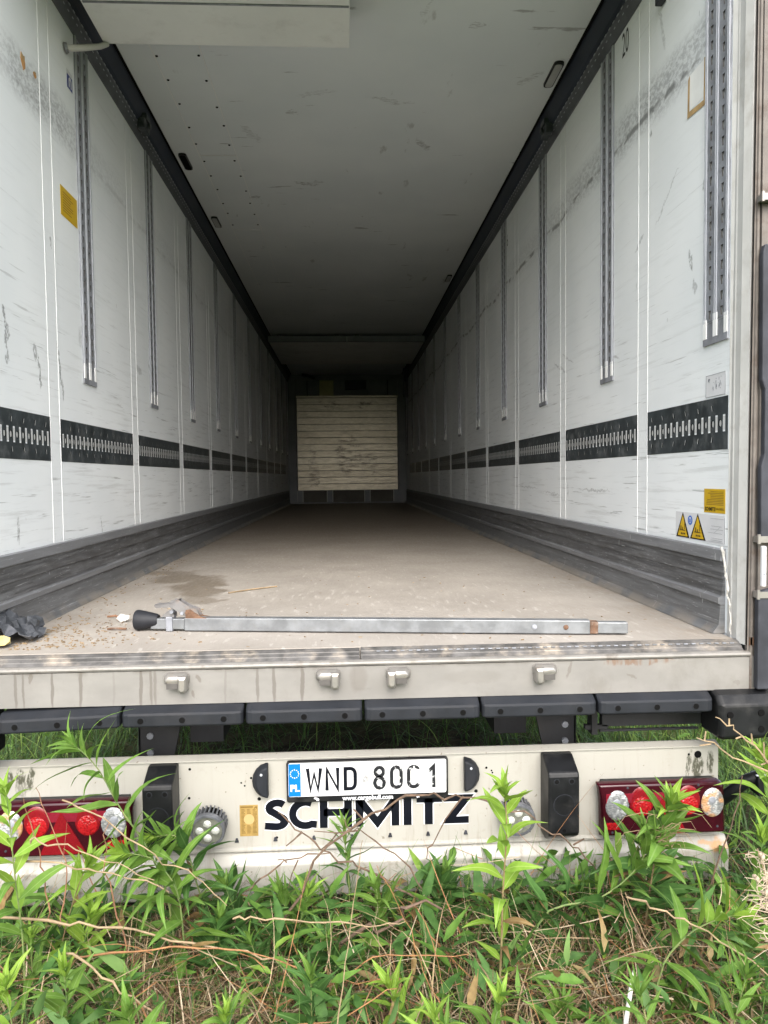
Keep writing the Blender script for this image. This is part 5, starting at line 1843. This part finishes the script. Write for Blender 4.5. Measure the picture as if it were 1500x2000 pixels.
# grass: curved blades as strips of quads
def blades(name, n, region, hgt, wid, lean, mats, pm, seed, label, lift=(0, .0), seg=4, curl=.6):
    r = np.random.default_rng(seed)
    pts = np.array([region(r) for _ in range(n)])
    x, y = pts[:, 0], pts[:, 1]
    z0 = ground_z(x, y) + r.uniform(lift[0], lift[1] + 1e-6, n)
    az = r.uniform(0, 2 * np.pi, n)
    h = hgt[0] + (hgt[1] - hgt[0]) * r.random(n) ** 1.4
    w = r.uniform(wid[0], wid[1], n)
    el = np.clip(r.normal(lean[0], lean[1], n), -.1, 1.55)       # angle up from the ground
    cv = r.normal(curl, .45, n)
    sidew = r.normal(0, .5, n)
    V = np.zeros((n, seg + 1, 2, 3))
    px, py, pz = x.copy(), y.copy(), z0.copy()
    a, e = az.copy(), el.copy()
    for i in range(seg + 1):
        t = i / seg
        ww = w * (1 - t) ** .7 * .5 + .0002
        V[:, i, 0] = np.stack([px - np.sin(a) * ww, py + np.cos(a) * ww, pz], -1)
        V[:, i, 1] = np.stack([px + np.sin(a) * ww, py - np.cos(a) * ww, pz + ww * .4], -1)
        st = h / seg
        px = px + np.cos(a) * np.cos(e) * st
        py = py + np.sin(a) * np.cos(e) * st
        pz = np.maximum(pz + np.sin(e) * st, ground_z(px, py) + .002)
        e = e - cv / seg * 1.3
        a = a + sidew / seg
    V = V.reshape(-1, 3)
    b = (np.arange(n) * (seg + 1) * 2)[:, None]
    q = np.array([[2 * i, 2 * i + 1, 2 * i + 3, 2 * i + 2] for i in range(seg)])
    F = (b[:, :, None] + q[None]).reshape(-1, 4)
    mi = np.repeat(r.choice(len(mats), n, p=pm), seg)
    o = mesh_np(name, V, F, mats, mi, True)
    return tag(o, label, None, kind='stuff')


def blade_mat(name, a, b, tr=.25):
    k = NT(name)
    c = k.mix(k.step(k.noise(k.pos, 26, 3), .3, .7), a, b)
    k.put(k.b.inputs['Base Color'], c)
    k.b.inputs['Roughness'].default_value = .55
    k.b.inputs['Specular IOR Level'].default_value = .3
    t = k.n('ShaderNodeBsdfTranslucent')
    k.link(c, t.inputs[0])
    mx = k.n('ShaderNodeMixShader')
    mx.inputs[0].default_value = tr
    k.link(k.b.outputs[0], mx.inputs[1])
    k.link(t.outputs[0], mx.inputs[2])
    k.link(mx.outputs[0], [q for q in k.t.nodes if q.type == 'OUTPUT_MATERIAL'][0].inputs[0])
    return k.m


GD = [blade_mat('grass_dark', (0.028, 0.065, 0.018), (0.06, 0.12, 0.03)), blade_mat('grass_mid', (0.06, 0.125, 0.025), (0.11, 0.20, 0.04)),
      blade_mat('grass_light', (0.13, 0.21, 0.04), (0.21, 0.30, 0.07))]
DR = [blade_mat('dry_blade_tan', (0.215, 0.15, 0.082), (0.36, 0.265, 0.155), .1), blade_mat('dry_blade_brown', (0.085, 0.052, 0.030), (0.17, 0.105, 0.06), .05),
      blade_mat('dry_blade_pale', (0.38, 0.30, 0.20), (0.50, 0.41, 0.29), .1), blade_mat('dry_blade_rust', (0.24, 0.105, 0.045), (0.36, 0.18, 0.08), .05)]


def thatch_zone(r):
    while True:
        x, y = r.uniform(-1.8, 2.0), r.uniform(-1.3, .05)
        if r.random() < (1.0 if y < -.1 else .5):
            return x, y


blades('dry_thatch', 11500, thatch_zone, (.08, .34), (.0012, .0045), (.34, .3), DR, [.36, .40, .10, .14], 11, 'matted dry grass covering the ground behind the trailer', (0, .055), 4, .75)


def heap_zone(r):
    c = [(-.50, -.5, .16), (.88, -.5, .20), (.60, -.62, .16), (-.48, -.32, .1), (1.15, -.55, .18), (-.75, -.6, .18), (.15, -.62, .16)][r.choice(7)]
    return c[0] + r.normal(0, c[2]), min(-.14, c[1] + r.normal(0, c[2] * .7))


blades('dry_grass_heaps', 5600, heap_zone, (.10, .34), (.0015, .0045), (.5, .4), DR, [.55, .20, .20, .05], 12, 'tan tussocks of dead grass standing in the weeds', (0, .08), 5, 1.3)


def straw_zone(r):
    return r.uniform(-1.5, 1.6), r.uniform(-1.0, -.12)


blades('loose_straws', 420, straw_zone, (.16, .50), (.0018, .0040), (.12, .22), [MAT['straw'], MAT['orange_stem'], DR[2], MAT['brown_stem']], [.42, .22, .18, .18], 19, 'loose dry straws lying over the weeds', (.05, .22), 5, .25)


def green_near(r):
    return r.uniform(-1.8, 2.0), -abs(r.normal(0, .55)) - .12


blades('green_grass', 9000, green_near, (.10, .36), (.0014, .0042), (.85, .4), GD, [.45, .40, .15], 13, 'green grass blades growing through the dead grass', (0, .01), 5, .9)


def green_under(r):
    while True:
        x, y = r.uniform(-1.35, 1.35), r.uniform(.3, 8)
        if r.random() < .35 + .65 * (abs(x) / 1.35) ** 2:
            return x, y


blades('under_trailer_grass', 9000, green_under, (.12, .42), (.003, .007), (1.0, .35), GD, [.62, .33, .05], 14, 'grass beneath the trailer floor, its shade painted by darker blades', (0, .01), 5, .9)  # mix weighted to dark blades, so the shade sits in their colour


def green_side(r):
    s_ = r.choice([-1, 1])
    return s_ * (1.22 + abs(r.normal(0, 1.0))), r.uniform(-1.2, 9)


blades('verge_grass', 17000, green_side, (.18, .62), (.003, .008), (1.05, .35), GD, [.42, .40, .18], 15, 'tall green grass along both sides of the trailer', (0, .01), 5, .9)


def behind_zone(r):
    while True:
        x, y = r.uniform(-4, 4), r.uniform(-5, -1.2)
        if math.hypot(x + .04, y + 2.46) > 1.15 and not (abs(x) < 1.3 and y > -2.5):
            return x, y


blades('trodden_grass', 9000, behind_zone, (.08, .32), (.003, .008), (.9, .45), GD + [DR[0]], [.32, .33, .15, .20], 17, 'trodden grass on the ground behind the photographer', (0, .01), 4, .9)


def far_zone(r):
    while True:
        x, y = r.normal(0, 6), r.uniform(-7, 22)
        if abs(x) > 1.8 or y < -1.3:
            if math.hypot(x + .04, y + 2.46) > 1.1:
                return x, y


blades('meadow_grass', 16000, far_zone, (.10, .40), (.005, .014), (1.05, .35), GD, [.35, .45, .20], 16, 'rough meadow grass around the trailer', (0, .01), 3, .8)

# dry stalks and twigs one can tell apart
def stalk(name, pts, rad, mat, label, cat='dry stalk', n=6, group='dry stalks and twigs in the weeds', sub=None):
    P = [Vector(p) for p in pts]
    N = max(8, 4 * (len(P) - 1))
    Q = [path_at(P, i / N)[0] for i in range(N + 1)]
    rr = random.Random(label)
    Q = [q + Vector((rr.gauss(0, rad * 1.15), rr.gauss(0, rad * .8), rr.gauss(0, rad * 1.15))) for q in Q]
    R2 = [rad * .72 * (1 - .55 * i / N) * (1.3 if i % 4 == 2 else 1) for i in range(N + 1)]
    if not sub:
        o = MB().tube(Q, R2, n).build(name, mat, None, smooth=True)
        return tag(o, label, cat, group)
    e = empty(name, P[0], label, cat, group)
    MB().tube(Q, R2, n).build('main_stem', mat, e, smooth=True)
    for s2 in sub:
        MB().tube([Vector(p) for p in s2], [rad * .6, rad * .45, rad * .3][:len(s2)] if len(s2) <= 3 else rad * .45, 5).build('side_shoot', mat, e)
    return e


stalk('bare_twig', [(-.255, -.3, -.80), (-.108, -.3, -.546), (.068, -.3, -.435), (.183, -.3, -.41), (.297, -.3, -.409), (.421, -.3, -.455), (.537, -.3, -.506), (.63, -.3, -.573), (.701, -.3, -.67), (.74, -.3, -.80)], .0052, 'bark',
      'bare twig arching over the bumper lettering to the right bumper block', 'twig', 7, sub=[[(.297, -.3, -.412), (.243, -.3, -.48), (.204, -.3, -.557)], [(.204, -.3, -.557), (.190, -.3, -.565), (.186, -.3, -.60)], [(.63, -.3, -.573), (.66, -.31, -.55)], [(.0, -.3, -.475), (-.03, -.3, -.44)]])
stalk('bare_twig', [(.21, -.25, -.80), (.177, -.25, -.717), (.092, -.25, -.602), (-.016, -.25, -.53), (-.07, -.25, -.496)], .0042, 'bark',
      'bare twig rising left to the foot of the letter H', 'twig', sub=[[(-.016, -.25, -.53), (-.08, -.25, -.535), (-.15, -.25, -.527)], [(-.08, -.25, -.535), (-.10, -.25, -.56), (-.13, -.25, -.585)]])
stalk('bare_twig', [(.263, -.25, -.84), (.138, -.25, -.732), (-.017, -.25, -.638), (-.11, -.25, -.602), (-.186, -.25, -.528), (-.254, -.25, -.467)], .0055, 'bark',
      'thick bare twig running from the letter S down to the right', 'twig', 7, sub=[[(-.186, -.25, -.528), (-.21, -.25, -.55), (-.235, -.25, -.57)]])
stalk('bare_twig', [(-.40, -.25, -.74), (-.328, -.25, -.681), (-.234, -.25, -.621), (-.11, -.25, -.599)], .0045, 'bark',
      'bare twig with a forked knob below the letter C', 'twig', sub=[[(-.234, -.25, -.621), (-.245, -.25, -.61), (-.262, -.25, -.612)], [(-.20, -.25, -.615), (-.22, -.25, -.66), (-.23, -.25, -.70)]])
stalk('fallen_branch', [(-.30, -.42, -.90), (-.183, -.4, -.850), (-.051, -.4, -.781), (.081, -.4, -.726), (.20, -.38, -.69)], .0105, 'bark',
      'thick grey branch lying among the weeds in the centre', 'branch', 8)
stalk('dry_stalk', [(1.02, -.3, -.80), (1.05, -.3, -.708), (1.113, -.3, -.543), (1.159, -.3, -.385)], .004, 'bark', 'single dry stalk leaning right past the bumper end')
stalk('dry_stalk', [(1.0, -.9, -.21), (.914, -.9, -.132), (.843, -.9, -.055), (.809, -.9, -.026), (.762, -.9, .01)], .0036, 'straw', 'pale thorny stalk pointing up left across the corner buffer',
      sub=[[(.843, -.9, -.055), (.84, -.9, -.03)], [(.82, -.9, -.035), (.805, -.9, -.04)], [(.87, -.9, -.085), (.868, -.9, -.05)], [(.79, -.9, -.01), (.79, -.9, .005)], [(.88, -.9, -.095), (.862, -.9, -.10)]])
stalk('dry_stalk', [(1.0, -.9, -.16), (.914, -.9, -.126), (.798, -.9, -.077), (.719, -.9, -.032)], .0036, 'straw', 'pale straight stalk pointing left at the bumper bolt hole', sub=[[(.735, -.9, -.042), (.738, -.9, -.022)], [(.75, -.9, -.05), (.725, -.9, -.053)]])
stalk('dry_stalk', [(-1.06, -.5, -.44), (-.962, -.5, -.452), (-.804, -.5, -.475), (-.672, -.5, -.503), (-.526, -.5, -.555)], .0042, 'straw', 'long dry stalk crossing below the left tail light')
stalk('dry_stalk', [(-1.03, -.5, -.595), (-.915, -.5, -.609), (-.756, -.5, -.641), (-.569, -.5, -.677), (-.38, -.5, -.719), (-.20, -.5, -.76)], .0055, 'straw', 'thickest pale straw lying across the dry grass on the left')
stalk('orange_stalk', [(-.747, -.6, -.659), (-.543, -.6, -.651), (-.414, -.6, -.647), (-.285, -.6, -.676), (-.077, -.6, -.753), (.095, -.6, -.76)], .0034, 'orange_stem', 'orange stalk curving from the left to the bottom centre')
stalk('orange_stalk', [(-.34, -.6, -.86), (-.288, -.6, -.831), (-.17, -.6, -.79), (-.024, -.6, -.722), (.055, -.6, -.691), (.255, -.6, -.703)], .0036, 'orange_stem', 'orange stalk rising from the bottom left to the centre')
stalk('dry_stalk', [(-.081, -.8, -.80), (-.055, -.8, -.573), (-.035, -.8, -.429), (-.016, -.8, -.286)], .0023, 'straw', 'thin upright straw in front of the letter H')
stalk('orange_stalk', [(.21, -.7, -.86), (.194, -.7, -.807), (.138, -.7, -.674), (.089, -.7, -.53), (.022, -.7, -.4)], .0022, 'orange_stem', 'thin orange stem leaning left in front of the beam')
stalk('dry_stalk', [(.92, -.6, -.94), (.882, -.6, -.917), (.798, -.6, -.801), (.729, -.6, -.673), (.674, -.6, -.553)], .0026, 'straw', 'long pale straw slanting to the bottom right corner')
stalk('dry_stalk', [(.745, -.6, -.95), (.737, -.6, -.91), (.701, -.6, -.699), (.66, -.6, -.546)], .0024, 'straw', 'pale straw beside the long slanting one on the right')
stalk('dry_stalk', [(-.72, -.7, -.58), (-.662, -.7, -.625), (-.568, -.7, -.705), (-.509, -.7, -.785), (-.49, -.7, -.86)], .0042, 'straw', 'bent pale straw at the bottom left')
stalk('dry_stalk', [(-.36, -.5, -.64), (-.304, -.5, -.642), (-.16, -.5, -.658), (.006, -.5, -.671), (.103, -.5, -.673)], .0036, 'straw', 'level pale straw in the weeds below the lettering')
stalk('dry_stalk', [(-.84, -.6, -.358), (-.82, -.6, -.362), (-.726, -.6, -.385), (-.626, -.6, -.428), (-.54, -.6, -.47)], .0032, 'straw', 'straight dry stalk along the bottom of the left tail light')
stalk('dry_stalk', [(-.84, -.5, -.62), (-.845, -.5, -.515), (-.862, -.5, -.431), (-.897, -.5, -.292)], .003, 'brown_stem', 'upright reddish stalk before the left amber lens')
stalk('dry_stalk', [(-.82, -.5, -.64), (-.79, -.5, -.5), (-.83, -.5, -.36), (-.86, -.5, -.26)], .0026, 'brown_stem', 'thin reddish stalk rising to the moss stains on the left')
stalk('dry_stalk', [(.60, -.8, -.44), (.695, -.8, -.483), (.794, -.8, -.537), (.944, -.8, -.643), (1.05, -.8, -.72)], .0034, 'straw', 'dry stalk sloping down to the right below the seed head')
stalk('dry_stalk', [(-.799, -.5, -.295), (-.694, -.5, -.354), (-.563, -.5, -.456), (-.457, -.5, -.516), (-.37, -.5, -.60)], .003, 'straw', 'thin dry stalk crossing in front of the red triangle')
stalk('orange_stalk', [(.62, -.75, -.90), (.60, -.75, -.76), (.56, -.75, -.66)], .003, 'orange_stem', 'short orange stem behind the white dry blade')
stalk('orange_stalk', [(-.36, -.75, -.83), (-.22, -.75, -.765), (-.06, -.75, -.735), (.06, -.75, -.665)], .0032, 'orange_stem', 'forked looking orange stem at the bottom centre')
stalk('brown_stalk', [(-.62, -.45, -.86), (-.66, -.45, -.70), (-.70, -.45, -.52), (-.705, -.45, -.40)], .0036, 'brown_stem', 'dark reddish stalk standing before the white beam on the left')
# one white dry blade
o = MB()
o.add([(.618, -.8, -.62), (.610, -.80, -.65), (.596, -.80, -.74), (.588, -.80, -.84), (.60, -.8, -.84), (.607, -.8, -.74), (.619, -.8, -.65),
       (.618, -.803, -.62), (.610, -.803, -.65), (.596, -.803, -.74), (.588, -.803, -.84), (.60, -.803, -.84), (.607, -.803, -.74), (.619, -.803, -.65)],
      [(0, 1, 6), (1, 2, 5, 6), (2, 3, 4, 5), (7, 13, 8), (8, 13, 12, 9), (9, 12, 11, 10), (0, 7, 8, 1), (1, 8, 9, 2), (2, 9, 10, 3), (4, 11, 12, 5), (5, 12, 13, 6), (6, 13, 7, 0)])
tag(o.build('dry_grass_leaf', 'fluff'), 'single white bleached grass blade standing at the bottom right', 'grass blade')


# dried seed head close to the camera at the right edge
sh = empty('seed_head', (.90, -1.0, gz), 'pale curly dried seed head close to the camera at the right edge', 'seed head')
MB().tube([(.90, -1.0, gz), (.88, -1.0, -.6), (.84, -1.0, -.40), (.82, -1.0, -.30), (.80, -1.0, -.235)], [.003, .0028, .0024, .002, .001], 6).build('stem', 'straw', sh)
m = MB()
rr = random.Random(9)
for i in range(95):
    t = rr.random()
    b = Vector((.86 - .06 * t + rr.gauss(0, .012), -1.0 + rr.gauss(0, .012), -.45 + .21 * t))
    a = rr.uniform(0, 6.28)
    l_ = rr.uniform(.02, .065)
    d = Vector((math.cos(a) - .35, math.sin(a) * .5, rr.uniform(-.3, .8))).normalized()
    cvt = Vector((rr.gauss(0, .5), rr.gauss(0, .5), rr.gauss(-.3, .5)))
    m.tube([b, b + d * l_ * .4, b + d * l_ * .75 + cvt * l_ * .25, b + d * l_ * .9 + cvt * l_ * .6], [.0011, .001, .0008, .0005], 4)
for i in range(26):
    t = rr.random()
    c_ = Vector((.86 - .05 * t + rr.gauss(0, .018), -1.0 + rr.gauss(0, .015), -.44 + .19 * t))
    m.lathe(c_, (rr.gauss(0, 1), rr.gauss(0, 1), 1), [(-.006, .001), (-.002, .0045), (.003, .004), (.007, .001)], 6)
m.build('fluff', 'seedfluff', sh)
# curled pale fibres on the bushy plant before the right lamp
cf = MB()
for i in range(22):
    b = Vector((.852 + rr.gauss(0, .012), -.42 + rr.gauss(0, .01), -.49 + rr.gauss(0, .025)))
    a = rr.uniform(-.6, 3.7)
    l_ = rr.uniform(.05, .14)
    d = Vector((math.cos(a), -.2, math.sin(a) * .35))
    cf.tube([b, b + d * l_ * .4 + Vector((0, 0, .012)), b + d * l_ * .8 + Vector((0, 0, .004)), b + d * l_ + Vector((0, 0, -.028))], [.001, .0009, .0008, .0004], 4)
tag(cf.build('curled_fibres', 'straw'), 'pale curled dry fibres tangled in the weed before the right tail light', 'dry fibres')
